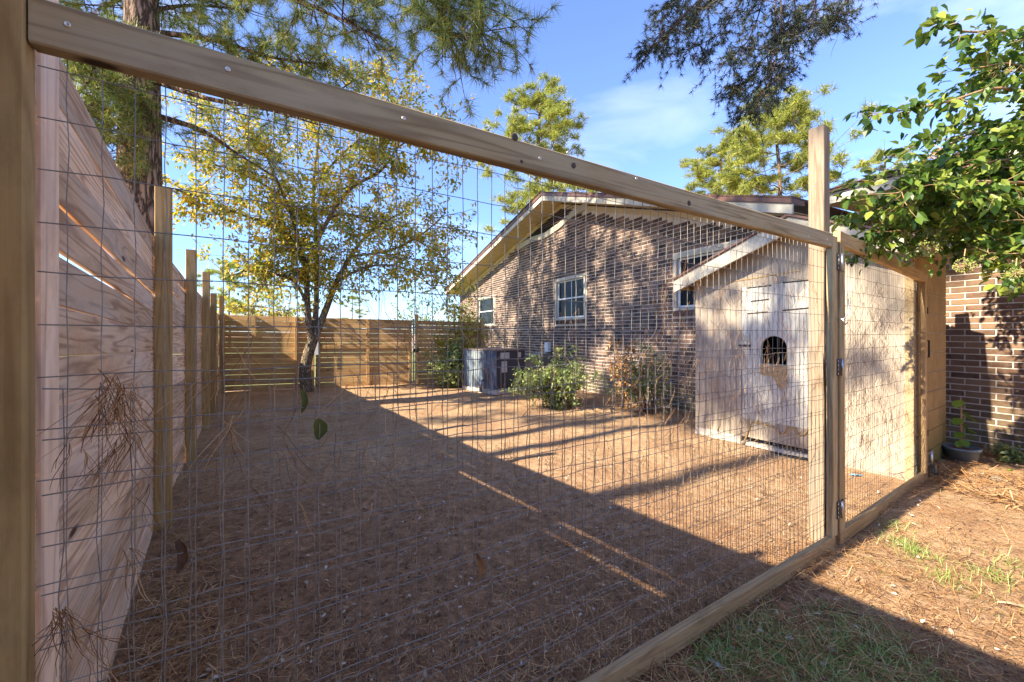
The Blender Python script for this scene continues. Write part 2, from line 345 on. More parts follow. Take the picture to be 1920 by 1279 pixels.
# ------------------------------------------------------------------ long wooden fence on the left
fen = thing('wooden_fence', (FL(2.86).x, 2.86, 0), 'long fence of pinkish horizontal boards with square posts running along the side of the yard', 'fence')
secs = [(-6.2, -4.1, 2.20, 2.20), (-4.1, -1.9, 2.20, 2.19), (-1.9, 0.98, 2.19, 2.18), (0.98, 2.86, 2.18, 2.10), (2.86, 4.30, 2.09, 2.0), (4.30, 5.85, 1.99, 1.95), (5.85, 7.15, 1.94, 1.90), (7.15, 9.45, 1.89, 1.84)]
for si, (y0, y1, h0, h1) in enumerate(secs):
    A, B = FL(y0), FL(y1); d = (B - A).normalized(); out = Vector((-d.y, d.x, 0))    # away from the yard
    if out.x > 0: out = -out
    kn = 16
    for k in range(kn):
        w = 0.1372; oo_ = random.choice([0, 0, .004, .006]); za0 = h0 - k * 0.140; zb0 = h1 - k * 0.140 * (h1 / h0) ** 0.5
        if k == 1 and si == 4: w = 0.118; za0 += .0; zb0 -= .010; oo_ = 0
        if k == 3 and si == 3: w = 0.118; za0 += .005; zb0 -= .014; oo_ = 0
        if k == 13 and si in (3, 4): w = 0.1340
        za, zb = za0 - 0.07, zb0 - 0.07
        if za + w / 2 < 0.0 and zb + w / 2 < 0.0: break
        j = random.uniform(-0.0015, 0.0015)
        o = lumber('board', A + UP * (za + j) + out * (0.009 + oo_ + random.uniform(0, 0.0015)) + d * 0.003, B + UP * (zb - j) + out * (0.009 + oo_ + random.uniform(0, 0.0015)) - d * 0.003, UP, w, 0.017, mFence, fen, bow=random.uniform(-0.004, 0.002))
for y, top, w in [(2.85, 2.45, 0.089), (4.29, 2.30, 0.089), (5.85, 2.30, 0.089), (7.15, 2.12, 0.089), (9.35, 2.28, 0.089), (-1.9, 2.3, 0.089), (-4.1, 2.3, 0.089)]:
    p = FL(y); d = (FL(y + .1) - FL(y)).normalized(); out = Vector((d.y, -d.x, 0))
    if out.x < 0: out = -out
    lumber('post', p + out * 0.05 + UP * -0.05, p + out * 0.05 + UP * top, d, w, w, mPost, fen)
nl = MB()
for y, h_ in ((2.85, 2.1), (4.29, 2.0)):
    for k in range(14):
        for dy in (-.075, .075):
            for dz in (.035, .10):
                q_ = FL(y + dy); nl.lathe(q_ + UP * (h_ - .14 * k - dz) + Vector((.004, .0, 0)) * 0, [(.0045, -.002), (.0042, .0012), (0, .0016)], 6, Vector((.8, .6, 0)))
nl.build('nails', mDarkSteel, fen)['kind'] = 'stuff'
# slim post right behind the wire panel
p = Vector((-1.19 * 0.97, 0.97, 0))
lumber('post', p + UP * -0.02, p + UP * 2.25, Vector((1, 0.4, 0)), 0.05, 0.06, mFence, fen)

# ------------------------------------------------------------------ back fence with gaps, and its gate
bf = thing('slat_fence', CORNER + BD * 2, 'brown slatted fence with narrow gaps closing off the far end of the yard', 'fence')
def bfp(px):
    r = (px - CX) / F; k = (r * CORNER.y - CORNER.x) / (BD.x - r * BD.y); return CORNER + BD * k
def slats(parent, x0, x1, seed, inner=0.0, top0=1.84):
    rr = random.Random(seed); A, B = bfp(x0), bfp(x1)
    for k in range(14):
        def tp(px): return 1.842 - 0.10 * (px - 415) / 435
        za, zb = tp(x0) * (1 - k / 14) - 0.062, tp(x1) * (1 - k / 14) - 0.060
        w = 0.131 / 1.84 * tp(x0) - rr.choice([0.004, 0.006, 0.008, 0.012])
        lumber('slat', A + UP * (za + rr.uniform(-.003, .003)) + BN * inner, B + UP * (zb + rr.uniform(-.003, .003)) + BN * inner, UP, w, 0.018, mBack, parent)
slats(bf, 418, 583, 1); slats(bf, 784, 905, 3)
for px, top, t in [(420, 1.86, .05), (556, 1.80, .05), (586, 1.82, .09), (781, 1.92, .085), (903, 1.8, .09)]:
    p = bfp(px) + BN * 0.055; lumber('post', p, p + UP * top, BD, t, .085, mBack, bf)
gt = thing('wooden_gate', bfp(690), 'slatted wooden gate in the far fence, braced by an upright in its middle', 'gate')
slats(gt, 592, 772, 2, 0.012)
for px, w in [(598, .08), (690, .08), (768, .06)]:
    p = bfp(px) + BN * 0.045; lumber('brace', p + UP * 0.06, p + UP * 1.76, BD, w, .035, mBack, gt)
p = bfp(602) + BN * .05 + UP * 1.05; q = bfp(762) + BN * .05 + UP * 1.03
lumber('rail', p, q, UP, .09, .03, mBack, gt)
p = bfp(775) + BN * 0.05; MB().tube([p, p + UP * 1.80], 0.022, 8).build('gate_frame_pole', mSteel, gt, True)
p = bfp(779) + BN * .11 + UP * 0.93; MB().box(p, BD * .07, BN * .03, UP * .045).box(p + BD * .06 + UP * .02, BD * .03, BN * .045, UP * .02).build('latch', mBlackIron, gt)
p = bfp(594) + BN * .11; MB().box(p + UP * 1.02, BD * .045, BN * .003, UP * .17).build('sign_panel', mWhite, gt)

# ------------------------------------------------------------------ wire-mesh panel
BT = 0.099
pf = thing('wire_fence_panel', panel(-1.6), 'large wire mesh panel in a weathered timber frame crossing the yard', 'fence')
s0 = s_of(50)
tr = lumber('top_rail', panel(s0 + 0.002, 2.035 - .0445, -.019), panel(0.012, 2.035 - .0445, -.019), UP, .089, .038, mRail, pf)
br = lumber('bottom_rail', panel(s0 - .05, BT - .0445, -.019), panel(0.05, BT - .0445, -.019), UP, .089, .038, mNewRail, pf)
lumber('stile', panel(s0 - .047, -.02, -.021), panel(s0 - .047, 2.45, -.021), U, .089, .042, mStile, pf)
lumber('stile', panel(0.052, BT + .002, -.019), panel(0.052, 2.02, -.019), U, .074, .036, mRail, pf)
for px, py in [(126, 46), (178, 22), (427, 130), (497, 117), (757, 222), (821, 215), (1012, 297), (1065, 286), (1193, 335), (1516, 443), (1551, 449), (1556, 459)]:
    s = s_of(px); p = panel(s, 0, 0.0); z = H - (py - HZ) / F * p.y
    sc = MB().lathe(panel(s, z, 0.0), [(0.0055, -.001), (0.0058, .0015), (0.0030, .0022), (0.0024, .0008), (0.0, .0008)], 10, N); sc.build('screw', mScrew, tr, True)
for px, py, r_ in [(965, 257, .014), (1075, 310, .0125), (1292, 381, .013), (978, 303, .006)]:
    s = s_of(px); p = panel(s); z = H - (py - HZ) / F * p.y
    MB().lathe(panel(s, z, -.001), [(r_, 0), (r_ * .9, .0022), (r_ * .5, .0016), (0, .0026)], 12, N).build('knot', mTwig, tr, True)
for px, py in [(28, 26)]:
    p = panel(s0 - .06, 0, 0); z = 2.0; MB().lathe(panel(s0 - .062, 2.0, 0.002), [(0.0055, -.001), (0.0058, .0015), (0.0030, .0022), (0.0, .0008)], 10, N).build('screw', mScrew, pf, True)

def wires(origin, du, ndir, length, z0f, z1f, zs, ss, r, seed, jit=0.002, bulge=0.0, kinks=0.0):
    """welded mesh: uprights at ss from z0f(s) to z1f(s), level wires at zs"""
    rr = random.Random(seed); mb = MB(); ph = [rr.uniform(0, 6.28) for _ in range(6)]
    def off(s, z): return bulge * (math.sin(s * 2.1 + ph[0]) * math.sin(z * 2.6 + ph[1]) + 0.4 * math.sin(s * 7 + z * 5 + ph[2]))
    def P(s, z, ds=0, dz=0): return Vector(origin) + du * (s + ds) + UP * (z + dz) + ndir * off(s, z)
    def wave(a, b): return jit * (math.sin(a * 9 + b * 13 + ph[3]) + 0.6 * math.sin(a * 23 + b * 7 + ph[4]))
    for s in ss:
        a, b = z0f(s), z1f(s); k = max(6, int((b - a) / 0.1)); q = rr.uniform(-jit, jit); kk = rr.uniform(0, 9)
        mb.tube([P(s, a + (b - a) * i / k, q + wave(s * 3 + kk, i * 0.7) + rr.uniform(-kinks, kinks)) for i in range(k + 1)], r, 4, False)
    for z in zs:
        k = int(length / 0.1); q = rr.uniform(-jit, jit)
        mb.tube([P(length * i / k, z, 0, q + wave(z * 5, i * .35) * 1.2 + rr.uniform(-kinks, kinks)) for i in range(k + 1)], r, 4, False)
    return mb
LEN = -s0; org = panel(s0, 0, -.040)
ss1 = [s_of(109) - s0 - .0508 * 1 + .0508 * i for i in range(70)]; ss1 = [s for s in ss1 if 0.01 < s < LEN + 0.02]
zs1 = [1.416 + .1016 * k for k in range(-13, 6)]
wires(org, U, N, LEN + .02, lambda s: .05, lambda s: 1.97, zs1, ss1, .00125, 1, 0.0016, 0.006, .0006).build('wire_mesh', mWire, pf)['kind'] = 'stuff'
ss2 = [s - .0085 for s in ss1]; zs2 = [1.283 - .1016 * k for k in range(0, 13)]
wires(panel(s0, 0, -.050), U, N, LEN + .02, lambda s: .03, lambda s: 1.286, zs2, ss2, .0013, 5, 0.003, 0.008, .0012).build('wire_mesh', mWire, pf)['kind'] = 'stuff'

# tall post beside the gate
tp = thing('gate_post', panel(-.055, 0, -.09), 'tall square timber post rising above the frame beside the wire gate', 'post')
lumber('post', panel(.078, -.1, -.100), panel(.078, 2.76, -.100), U, .089, .089, mTall, tp)

# ------------------------------------------------------------------ wire gate
G0 = panel(.142, 0, -.019); G1 = Vector((3.99, 3.85, 0)); gd = (G1 - G0); GL = gd.length; gu = gd.normalized(); gn = Vector((gu.y, -gu.x, 0))
def gpz(s, z, off=0): return G0 + gu * s + UP * z + gn * off
wg = thing('wire_gate', gpz(0, 0), 'sagging timber framed wire gate on hinges with a caster at its free end', 'gate')
topz = lambda s: 2.07 - .10 * s / GL; botz = lambda s: .105 - .035 * s / GL
lumber('top_rail', gpz(-.02, topz(0) - .0445), gpz(GL, topz(GL) - .0445), UP, .089, .038, mNewRail, wg)
lumber('bottom_rail', gpz(-.02, botz(0) - .0445), gpz(GL, botz(GL) - .0445), UP, .089, .038, mNewRail, wg)
lumber('stile', gpz(.024, botz(0) + .001), gpz(.024, topz(0) - .091), gu, .085, .036, mRail, wg)
lumber('stile', gpz(GL - .03, botz(GL) + .001), gpz(GL - .05, topz(GL) - .091), gu, .060, .036, mNewRail, wg)
gs = [.06 + .0508 * i for i in range(42)]; gz = [.17 + .1016 * k for k in range(18)]
wires(gpz(0, 0, -.024), gu, gn, GL - .05, lambda s: .05, lambda s: topz(s) - .07, [z for z in gz if z < 1.95], gs, .0013, 9, .002, .006, .0008).build('wire_mesh', mWire, wg)['kind'] = 'stuff'
for z in (1.86, 1.18, .26):
    hp = panel(.104, z, .003); hb = MB()
    hb.box(hp - U * .017, U * .017, N * .0025, UP * .055).box(gpz(.012, z, .0215), gu * .015, gn * .0025, UP * .055)
    h = hb.build('hinge', mDarkSteel, wg); MB().tube([panel(.118, z - .055, .012), panel(.118, z + .055, .012)], .008, 8).build('hinge_pin', mSteel, h, True)
    sc = MB()
    for j in range(4): sc.lathe(panel(.079, z - .04 + j * .027, .0056), [(.005, 0), (.004, .0015), (0, .002)], 8, N)
    sc.build('screw_heads', mScrew, h)
MB().tube([panel(.075, 1.49, .002), panel(.075, 1.49, .03), panel(.085, 1.50, .04), panel(.12, 1.55, .045), panel(.128, 1.62, .04)], .004, 6).tube([panel(.075, 1.49, .03), panel(.088, 1.455, .04), panel(.104, 1.47, .045)], .004, 6).build('hook_latch', mSteel, wg, True)
hb = MB(); a, b = gpz(GL + .0, 1.17, .0), gpz(GL + .0, 1.33, .0)
hb.tube([a, a + gn * .02 + gu * .045, b + gn * .02 + gu * .045, b], .008, 6).build('pull_handle', mBlackIron, wg, True)
MB().box(gpz(GL + .012, 1.62), gu * .012, gn * .02, UP * .03).build('latch', mBlackIron, wg)
MB().box(gpz(GL + .012, .44), gu * .012, gn * .02, UP * .03).build('latch', mBlackIron, wg)
# caster: bracket, stem and wheel
cb = gpz(GL + .13, 0, .02)
c_ = MB().box(gpz(GL + .065, .235, .01), gu * .065, gn * .012, UP * .004).box(gpz(GL + .065, .13, .01), gu * .065, gn * .012, UP * .004)
cw = c_.build('caster_bracket', mSteel, wg)
MB().tube([cb + UP * .09, cb + UP * .25], .014, 10).build('caster_stem', mSteel, cw, True)
MB().box(cb + UP * .075 + gu * .018, gu * .03, gn * .003, UP * .035).box(cb + UP * .075 + gu * .018 + gn * .03, gu * .03, gn * .003, UP * .035).build('caster_fork', mSteel, cw)
MB().lathe(cb + UP * .05 + gu * .035 + gn * .002, [(0, 0), (.02, 0), (.022, .002), (.044, .002), (.05, .006), (.05, .022), (.044, .026), (.02, .026), (0, .026)], 20, gn).build('caster_wheel', mRubber, cw, True)

# ------------------------------------------------------------------ house
CW, CR = 6.10, 5.48                                   # distances of gable wall and rake along M
CWR, CE = 7.27, 6.10                                  # recessed wall, its eave
def wp(c, t, z): return M3 * c + E * t + UP * z
def t_of(c, px): p = onp(M, c, px); return Vector((p.x, p.y, 0)).dot(E)
hs = thing('brick_house', wp(CW, 8, 0), 'brown brick house with brown shingle roof and a wide low gable facing the yard', 'house')
T_far = t_of(CW, 862); T_pk = t_of(CR, 1016); T_tipL = t_of(CR, 834); T_tipR = t_of(CR, 1486)
pk = onp(M, CR, 1016, 376); tl = onp(M, CR, 834, 553); trr = onp(M, CR, 1486, 401)
ZP, ZL, ZR = pk.z, tl.z, trr.z                        # underside of fascia at peak, far tip, near tip
def rakez(t): return ZP + (ZL - ZP) * (t - T_pk) / (T_tipL - T_pk) if t > T_pk else ZP + (ZR - ZP) * (t - T_pk) / (T_tipR - T_pk)
T_near = T_tipR + 0.25
wtop = lambda t: rakez(t) - 0.10
# windows on the gable wall: px x0,x1 and z range at centre
wins = []
for (xa, xb, ya, yb, xr) in [(896, 927, 556, 612, 911), (1042, 1098, 524, 601, 1042), (1265, 1400, 478, 583, 1265)]:
    ta, tb = t_of(CW, xa), t_of(CW, xb); pz = onp(M, CW, xr, ya).z; qz = onp(M, CW, xr, yb).z
    if xa == 1265: tb = ta - 1.35
    wins.append((min(ta, tb), max(ta, tb), qz, pz))
gw = MB()
def wall_faces(c, depth, t0, t1, zf, holes, nstep=40):
    """wall slab with window holes: columns between all breakpoints"""
    br = sorted(set([t0, t1, T_pk] + [x for h in holes for x in h[:2]]));br = [b for b in br if t0 <= b <= t1]; mb = MB()
    for a, b in zip(br[:-1], br[1:]):
        hh = [h for h in holes if h[0] < (a + b) / 2 < h[1]]; zz = [(-.2, hh[0][2]), (hh[0][3], None)] if hh else [(-.2, None)]
        for lo, hi in zz:
            pts = [wp(c, a, lo), wp(c, b, lo), wp(c, b, hi if hi else zf(b)), wp(c, a, hi if hi else zf(a))]
            mb.prism(pts, M3 * depth)
    return mb
wall = wall_faces(CW + .008, .25, T_near, T_far, wtop, wins).build('gable_wall', mMortar, hs)
wallR = MB().prism([wp(CWR + .008, -6.5, -.2), wp(CWR + .008, T_near + .3, -.2), wp(CWR + .008, T_near + .3, 3.2), wp(CWR + .008, -6.5, 3.2)], M3 * .25).build('porch_wall', mMortar, hs)
MB().prism([wp(CW + .26, T_near + .0, -.2), wp(CWR + .01, T_near + .0, -.2), wp(CWR + .01, T_near + .0, 3.1), wp(CW + .26, T_near + .0, 3.1)], E * .25).build('return_wall', mMortar, hs)
MB().prism([wp(CW + .25, T_far - .25, -.2), wp(CW + 9, T_far - .25, -.2), wp(CW + 9, T_far - .25, 3.0), wp(CW + .25, T_far - .25, 3.0)], E * .25).build('far_wall', mBrick, hs)

BL, BH, MJ = 0.254, 0.0762, 0.0125
def brick_mesh(l, name):
    l2, h2 = l / 2, (BH - MJ) / 2; x = l2; e = .003
    vs = [(-x, 0, -h2), (x, 0, -h2), (x, 0, h2), (-x, 0, h2), (-x + e, -.0085, -h2 + e), (x - e, -.0085, -h2 + e), (x - e, -.0085, h2 - e), (-x + e, -.0085, h2 - e)]
    return vs, [(4, 5, 6, 7), (0, 1, 5, 4), (1, 2, 6, 5), (2, 3, 7, 6), (3, 0, 4, 7)]
bricks = []
def lay(c, t0, t1, ztop, holes, wallobj, mat):
    row = 0; z = BH / 2 + .0
    while z < 6:
        t = t0 + (BL / 2 if row % 2 else 0) - BL; 
        while t < t1:
            a, b = max(t, t0), min(t + BL, t1); a2, b2 = a + MJ / 2, b - MJ / 2
            for h in holes:
                if h[2] - .10 - .03 < z < h[3] + .02 and a2 < h[1] + .05 and b2 > h[0] - .05:
                    if a2 < h[0] - .05: b2 = min(b2, h[0] - .05)
                    elif b2 > h[1] + .05: a2 = max(a2, h[1] + .05)
                    else: b2 = a2
            if b2 - a2 > .03 and z + BH / 2 < min(ztop(a2), ztop(b2)):
                ctr = wp(c, (a2 + b2) / 2, z); py = HZ + (H - z) * F / ctr.y if ctr.y > .5 else 9999; px = CX + F * ctr.x / max(ctr.y, .5)
                bricks.append((ctr, b2 - a2, wallobj, mat, px, py))
            t += BL
        row += 1; z += BH
lay(CW, T_near, T_far, lambda t: wtop(t) - .02, wins, wall, mBrick)
lay(CWR, -4.5, T_near + .25, lambda t: 3.1, [], wallR, mBrickR)
def seen(b):
    c, l, w, m, px, py = b
    if not (-10 < px < 1930 and 340 < py < 1290): return 0
    if w is wall:
        if px > 1296 and py > 520: return 0                       # behind the shed
        if px > 1296 and py > 450 - 0.1 * (px - 1296): return 0
    else:
        if px < 1768 and py > 440: return 0
        if py < 320: return 0
    return l / c.y ** 2 * (1.4 if w is wallR else 1)
bricks.sort(key=seen, reverse=True)
BR = Matrix(((E.x, M3.x, 0, 0), (E.y, M3.y, 0, 0), (0, 0, 1, 0), (0, 0, 0, 1)))      # local x along E, local y into the wall
shared = {}
for c, l, w, m, px, py in bricks[:300]:
    key = (round(l, 2), m.name)
    if key not in shared:
        vs, fs = brick_mesh(l, 'brick'); me = bpy.data.meshes.new('brick'); me.from_pydata(vs, [], [f[::-1] for f in fs]); me.materials.append(m); shared[key] = me
    link(bpy.data.objects.new('brick', shared[key]), w, Matrix.Translation(c + M3 * (.008 + random.uniform(-.0015, .001))) @ BR)
for w, m in ((wall, mBrick), (wallR, mBrickR)):
    mb = MB()
    for c, l, ww, _, px, py in bricks[300:]:
        if ww is not w: continue
        vs, fs = brick_mesh(l, ''); cc = c + M3 * (.008 + random.uniform(-.0015, .001))
        mb.add([cc + E * v[0] + M3 * v[1] + UP * v[2] for v in vs], [f[::-1] for f in fs])
    mb.build('brickwork', m, w)['kind'] = 'stuff'
# rowlock sills
for h in wins:
    n_ = int((h[1] - h[0] + .06) / .07); mb = MB()
    for k in range(n_): mb.box(wp(CW - .012, h[0] - .03 + .035 + k * .07, h[2] - .055), E * .031, M3 * .018, UP * .05)
    mb.build('window_sill', mBrick, wall)['kind'] = 'stuff'
# windows
mGlass, tg, pg = newmat('window_glass', 0.12, 0.12); pg.inputs['Base Color'].default_value = (.02, .025, .03, 1); pg.inputs['Metallic'].default_value = .0
for i, h in enumerate(wins):
    a, b, z0, z1 = h; fw = .055
    f = MB()
    def bar(mb, ta, tb, za, zb, c0, c1): mb.prism([wp(c0, ta, za), wp(c0, tb, za), wp(c0, tb, zb), wp(c0, ta, zb)], M3 * (c1 - c0))
    bar(f, a, a + fw, z0, z1, CW - .02, CW + .12); bar(f, b - fw, b, z0, z1, CW - .02, CW + .12)
    bar(f, a + fw, b - fw, z1 - fw * 1.5, z1, CW - .02, CW + .12); bar(f, a + fw, b - fw, z0, z0 + fw, CW - .03, CW + .12)
    win = f.build('window', mCream, hs)
    zm = (z0 + z1) / 2; s_ = MB(); a1, b1, q0, q1 = a + fw, b - fw, z0 + fw, z1 - fw * 1.5; sw = .035
    for (l0, l1, dp) in ((q0, zm + .018, .03), (zm - .018, q1, .05)):
        bar(s_, a1, a1 + sw, l0, l1, CW + dp, CW + dp + .02); bar(s_, b1 - sw, b1, l0, l1, CW + dp, CW + dp + .02)
        bar(s_, a1 + sw, b1 - sw, l0, l0 + sw, CW + dp, CW + dp + .02); bar(s_, a1 + sw, b1 - sw, l1 - sw, l1, CW + dp, CW + dp + .02)
    if i == 1: bar(s_, (a1 + b1) / 2 - .01, (a1 + b1) / 2 + .01, q0 + sw, q1 - sw, CW + .052, CW + .062)
    s_.build('sash', mWhite, win)
    for (l0, l1) in ((q0, zm), (zm, q1)):
        g = MB(); bar(g, a1 + .01, b1 - .01, l0, l1, CW + .064, CW + .068); g.build('pane', mGlass, win)
    r = MB(); bar(r, a - .2, b + .2, z0 - .2, z1 + .2, CW + .32, CW + .33); r.build('room_wall', mDark, win)
# rake trim, fascia, soffit, roof
def rake_strip(name, mat, c0, c1, dz0, dz1, ta, tb):
    mb = MB(); br = [ta] + ([T_pk] if min(ta, tb) < T_pk < max(ta, tb) else []) + [tb]
    for x, y in zip(br[:-1], br[1:]):
        mb.prism([wp(c0, x, rakez(x) + dz0), wp(c0, y, rakez(y) + dz0), wp(c0, y, rakez(y) + dz1), wp(c0, x, rakez(x) + dz1)], M3 * (c1 - c0))
    return mb.build(name, mat, hs)
rake_strip('fascia', mCream, CR, CR + .03, 0, .13, T_tipR, T_tipL)
rake_strip('frieze_board', mSoffit, CW - .03, CW + .004, -.13, -.012, T_near, T_far - .0)
drip = rake_strip('drip_edge', mDripEdge, CR - .025, CR + .28, .133, .195, T_tipR, T_tipL)
# soffit planks under the far rake, each its own piece
L_ = T_tipL - T_pk; nb = 46
for k in range(nb):
    for side, (u0, u1) in enumerate(((T_pk + L_ * k / nb, T_pk + L_ * (k + .9) / nb),)):
        mb = MB(); mb.prism([wp(CR + .03, u0, rakez(u0) + .01), wp(CR + .03, u1, rakez(u1) + .01), wp(CW, u1, rakez(u1) + .01), wp(CW, u0, rakez(u0) + .01)], UP * .012)
        mb.build('soffit_plank', mSoffit, hs)
rake_strip('soffit_backing', mSoffit, CR + .031, CW - .001, .024, .03, T_tipR, T_tipL)
roof = MB()
for x, y in ((T_tipR, T_pk), (T_pk, T_tipL)):
    roof.prism([wp(CR - .03, x, rakez(x) + .197), wp(CR - .03, y, rakez(y) + .197), wp(CR - .03, y, rakez(y) + .225), wp(CR - .03, x, rakez(x) + .225)], M3 * 12)
rf = roof.build('roof', mShingle, hs)
# shingle edge tabs along the near rake
sb = MB(); nt_ = 60
for k in range(nt_):
    a = T_pk + L_ * k / nt_; b = T_pk + L_ * (k + .94) / nt_
    sb.prism([wp(CR - .05, a, rakez(a) + .227), wp(CR - .05, b, rakez(b) + .227), wp(CR - .05, b, rakez(b) + .227 + .006), wp(CR - .05, a, rakez(a) + .227 + .016)], M3 * .8)
sb.build('shingles', mShingle, rf)['kind'] = 'stuff'
# vent near the peak with a pale band under it
va, vb = T_pk - .15, T_pk + 2.3
v_ = MB(); pts = [wp(CW - .014, T_pk - 1.0, rakez(T_pk - 1.0) - .14), wp(CW - .014, vb, rakez(vb) - .14), wp(CW - .014, vb - .1, rakez(vb) - .20), wp(CW - .014, T_pk + .6, ZP - .55), wp(CW - .014, T_pk - .5, ZP - .36)]
pts.insert(1, wp(CW - .014, T_pk, ZP - .14)); v_.prism(pts, M3 * .012); ve = v_.build('gable_vent', mDark, hs)
for k in range(5):
    z = ZP - .20 - k * .065; t0_ = T_pk - .7 + k * .1; t1_ = T_pk + 1.6 - k * .18
    MB().box(wp(CW - .03, (t0_ + t1_) / 2, z), E * ((t1_ - t0_) / 2), M3 * .012, UP * .008).build('louvre', mDripEdge, ve)
ln_ = MB(); prev = None
arc = [(T_pk - 1.15, ZP - .34), (T_pk - .5, ZP - .40), (T_pk + .1, ZP - .56), (T_pk + .8, ZP - .66), (T_pk + 1.6, ZP - .62), (T_pk + 2.5, ZP - .70)]
for (a, za), (b, zb) in zip(arc[:-1], arc[1:]): ln_.prism([wp(CW - .035, a, za - .10), wp(CW - .035, b, zb - .10), wp(CW - .035, b, zb + .06), wp(CW - .035, a, za + .06)], M3 * .034)
ln_.build('vent_lintel', mCream, hs)
# wing roof over the recessed wall
t0w, t1w = -7.0, T_tipR - .02; ze = 3.10
MB().prism([wp(CE, t0w, ze), wp(CE, t1w, ze), wp(CE, t1w, ze + .13), wp(CE, t0w, ze + .13)], M3 * .03).build('fascia', mCream, hs)
nb = 34
for k in range(nb):
    a = t0w + (t1w - t0w) * k / nb; b = a + (t1w - t0w) / nb * .94
    MB().prism([wp(CE + .03, a, ze + .015), wp(CE + .03, b, ze + .015), wp(CWR, b, ze + .05), wp(CWR, a, ze + .05)], UP * .012).build('soffit_plank', mSoffit, hs)
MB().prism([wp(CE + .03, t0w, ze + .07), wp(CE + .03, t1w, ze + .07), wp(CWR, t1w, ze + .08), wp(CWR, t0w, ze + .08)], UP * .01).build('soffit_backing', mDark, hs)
wr = MB().prism([wp(CE - .05, t0w, ze + .135), wp(CE - .05, t0w, ze + .17), wp(CE + 6, t0w, ze + 1.5), wp(CE + 6, t0w, ze + 1.46)], E * (t1w - t0w)).build('wing_roof', mShingle, hs)
sb = MB()
for k in range(110):
    a = t0w + (t1w - t0w) * k / 110; sb.prism([wp(CE - .065, a, ze + .172), wp(CE - .065, a, ze + .180 + .006 * (k % 3)), wp(CE + .3, a, ze + .255), wp(CE + .3, a, ze + .245)], E * ((t1w - t0w) / 110 * .95))
sb.build('shingles', mShingle, wr)['kind'] = 'stuff'
# electrical box and conduit on the gable wall
p = onp(M, CW - .05, 1027, 651); MB().box(p, E * .09, M3 * .05, UP * .13).build('junction_box', mWhite, hs)
MB().tube([p - UP * .12, p - UP * .55, p - UP * .62 - M3 * .2], .014, 6).build('conduit', mDarkSteel, hs, True)

# ------------------------------------------------------------------ shed
CS = 5.20
def sp(c, t, z): return M23 * c + E2 * t + UP * z
def ts(c, px): p = onp(M2, c, px); return Vector((p.x, p.y, 0)).dot(E2)
mShed, t, p_ = newmat('shed_beige_paint', 0.8, 0.2)
v = coords(t, (1, 1, 1), rnd=False); n1 = noise(t, v, 2.2, 6, .65); n2 = noise(t, coords(t, (9, 9, .8), rnd=False), 3, 6, .7)
c_ = ramp(t, n1, [(.32, (.50, .43, .33)), (.55, (.40, .33, .25)), (.72, (.24, .20, .15))]); c_ = mixc(t, ramp(t, n2, [(.45, (0, 0, 0)), (.68, (.75, .75, .75))]), c_, (.16, .13, .11)); t.links.new(c_, p_.inputs['Base Color']); bump(t, p_, n2, .3, .004)
mDoor, t, p_ = newmat('peeling_white_paint', 0.75, 0.25)
n1 = noise(t, coords(t, (1, 1, 1), rnd=False), 5, 8, .7); n2 = noise(t, coords(t, (16, 16, 1.2), rnd=False), 2.6, 8, .75)
c_ = mixc(t, ramp(t, n2, [(.47, (0, 0, 0)), (.64, (.9, .9, .9))]), (.58, .56, .49), (.18, .16, .13)); c_ = mixc(t, ramp(t, n1, [(.60, (0, 0, 0)), (.70, (.6, .6, .6))]), c_, (.30, .20, .11)); t.links.new(c_, p_.inputs['Base Color']); bump(t, p_, n2, .4, .004)
mBlock, t, p_ = newmat('ochre_painted_block', 0.9, 0.1)
g_ = t.nodes.new('ShaderNodeNewGeometry'); sx = t.nodes.new('ShaderNodeSeparateXYZ'); t.links.new(g_.outputs['Position'], sx.inputs[0]); n1 = noise(t, g_.outputs['Position'], 7, 7, .7)
c_ = ramp(t, n1, [(.3, (.42, .29, .14)), (.75, (.28, .19, .09))]); c_ = mixc(t, mth(t, 'MULTIPLY', ramp(t, mth(t, 'ADD', sx.outputs[2], mth(t, 'MULTIPLY', n1, .5)), [(.35, (1, 1, 1)), (.85, (0, 0, 0))]), .7), c_, (.10, .12, .035)); t.links.new(c_, p_.inputs['Base Color']); bump(t, p_, n1, .5, .01)
T0s, T1s = ts(CS, 1304), ts(CS, 1706)                 # far-left and near-right corners of the shed front
sh = thing('garden_shed', sp(CS, (T0s + T1s) / 2, 0), 'pale shed with low gable roof and a white door with an arched pet hole', 'shed')
CRS = CS - .25; tkL = ts(CRS, 1263); tkP = ts(CRS, 1478); tkR = ts(CRS, 1722)
zkL = onp(M2, CRS, 1263, 524).z; zkP = onp(M2, CRS, 1478, 404).z; zkR = zkP - .42 * (tkP - tkR)
def rk(t): return zkP + (zkL - zkP) * (t - tkP) / (tkL - tkP) if t > tkP else zkP + (zkR - zkP) * (t - tkP) / (tkR - tkP)
td0, td1 = ts(CS, 1390), ts(CS, 1560)                 # door from td0 (left) to td1
ztopd = 1.99
def sprism(name, mat, c, d, pts, par=sh): return MB().prism([sp(c, a, b) for a, b in pts], M23 * d).build(name, mat, par)
fw = MB()
fw.prism([sp(CS, T0s, -.05), sp(CS, td0, -.05), sp(CS, td0, rk(td0) - .02), sp(CS, T0s, rk(T0s) - .02)], M23 * .08)
fw.prism([sp(CS, td0, ztopd), sp(CS, tkP, ztopd), sp(CS, tkP, rk(tkP) - .02), sp(CS, td0, rk(td0) - .02)], M23 * .08)
fw.prism([sp(CS, tkP, ztopd), sp(CS, td1, ztopd), sp(CS, td1, rk(td1) - .02), sp(CS, tkP, rk(tkP) - .02)] if td1 < tkP else [sp(CS, td1, ztopd), sp(CS, td1, ztopd), sp(CS, td1, ztopd)], M23 * .08)
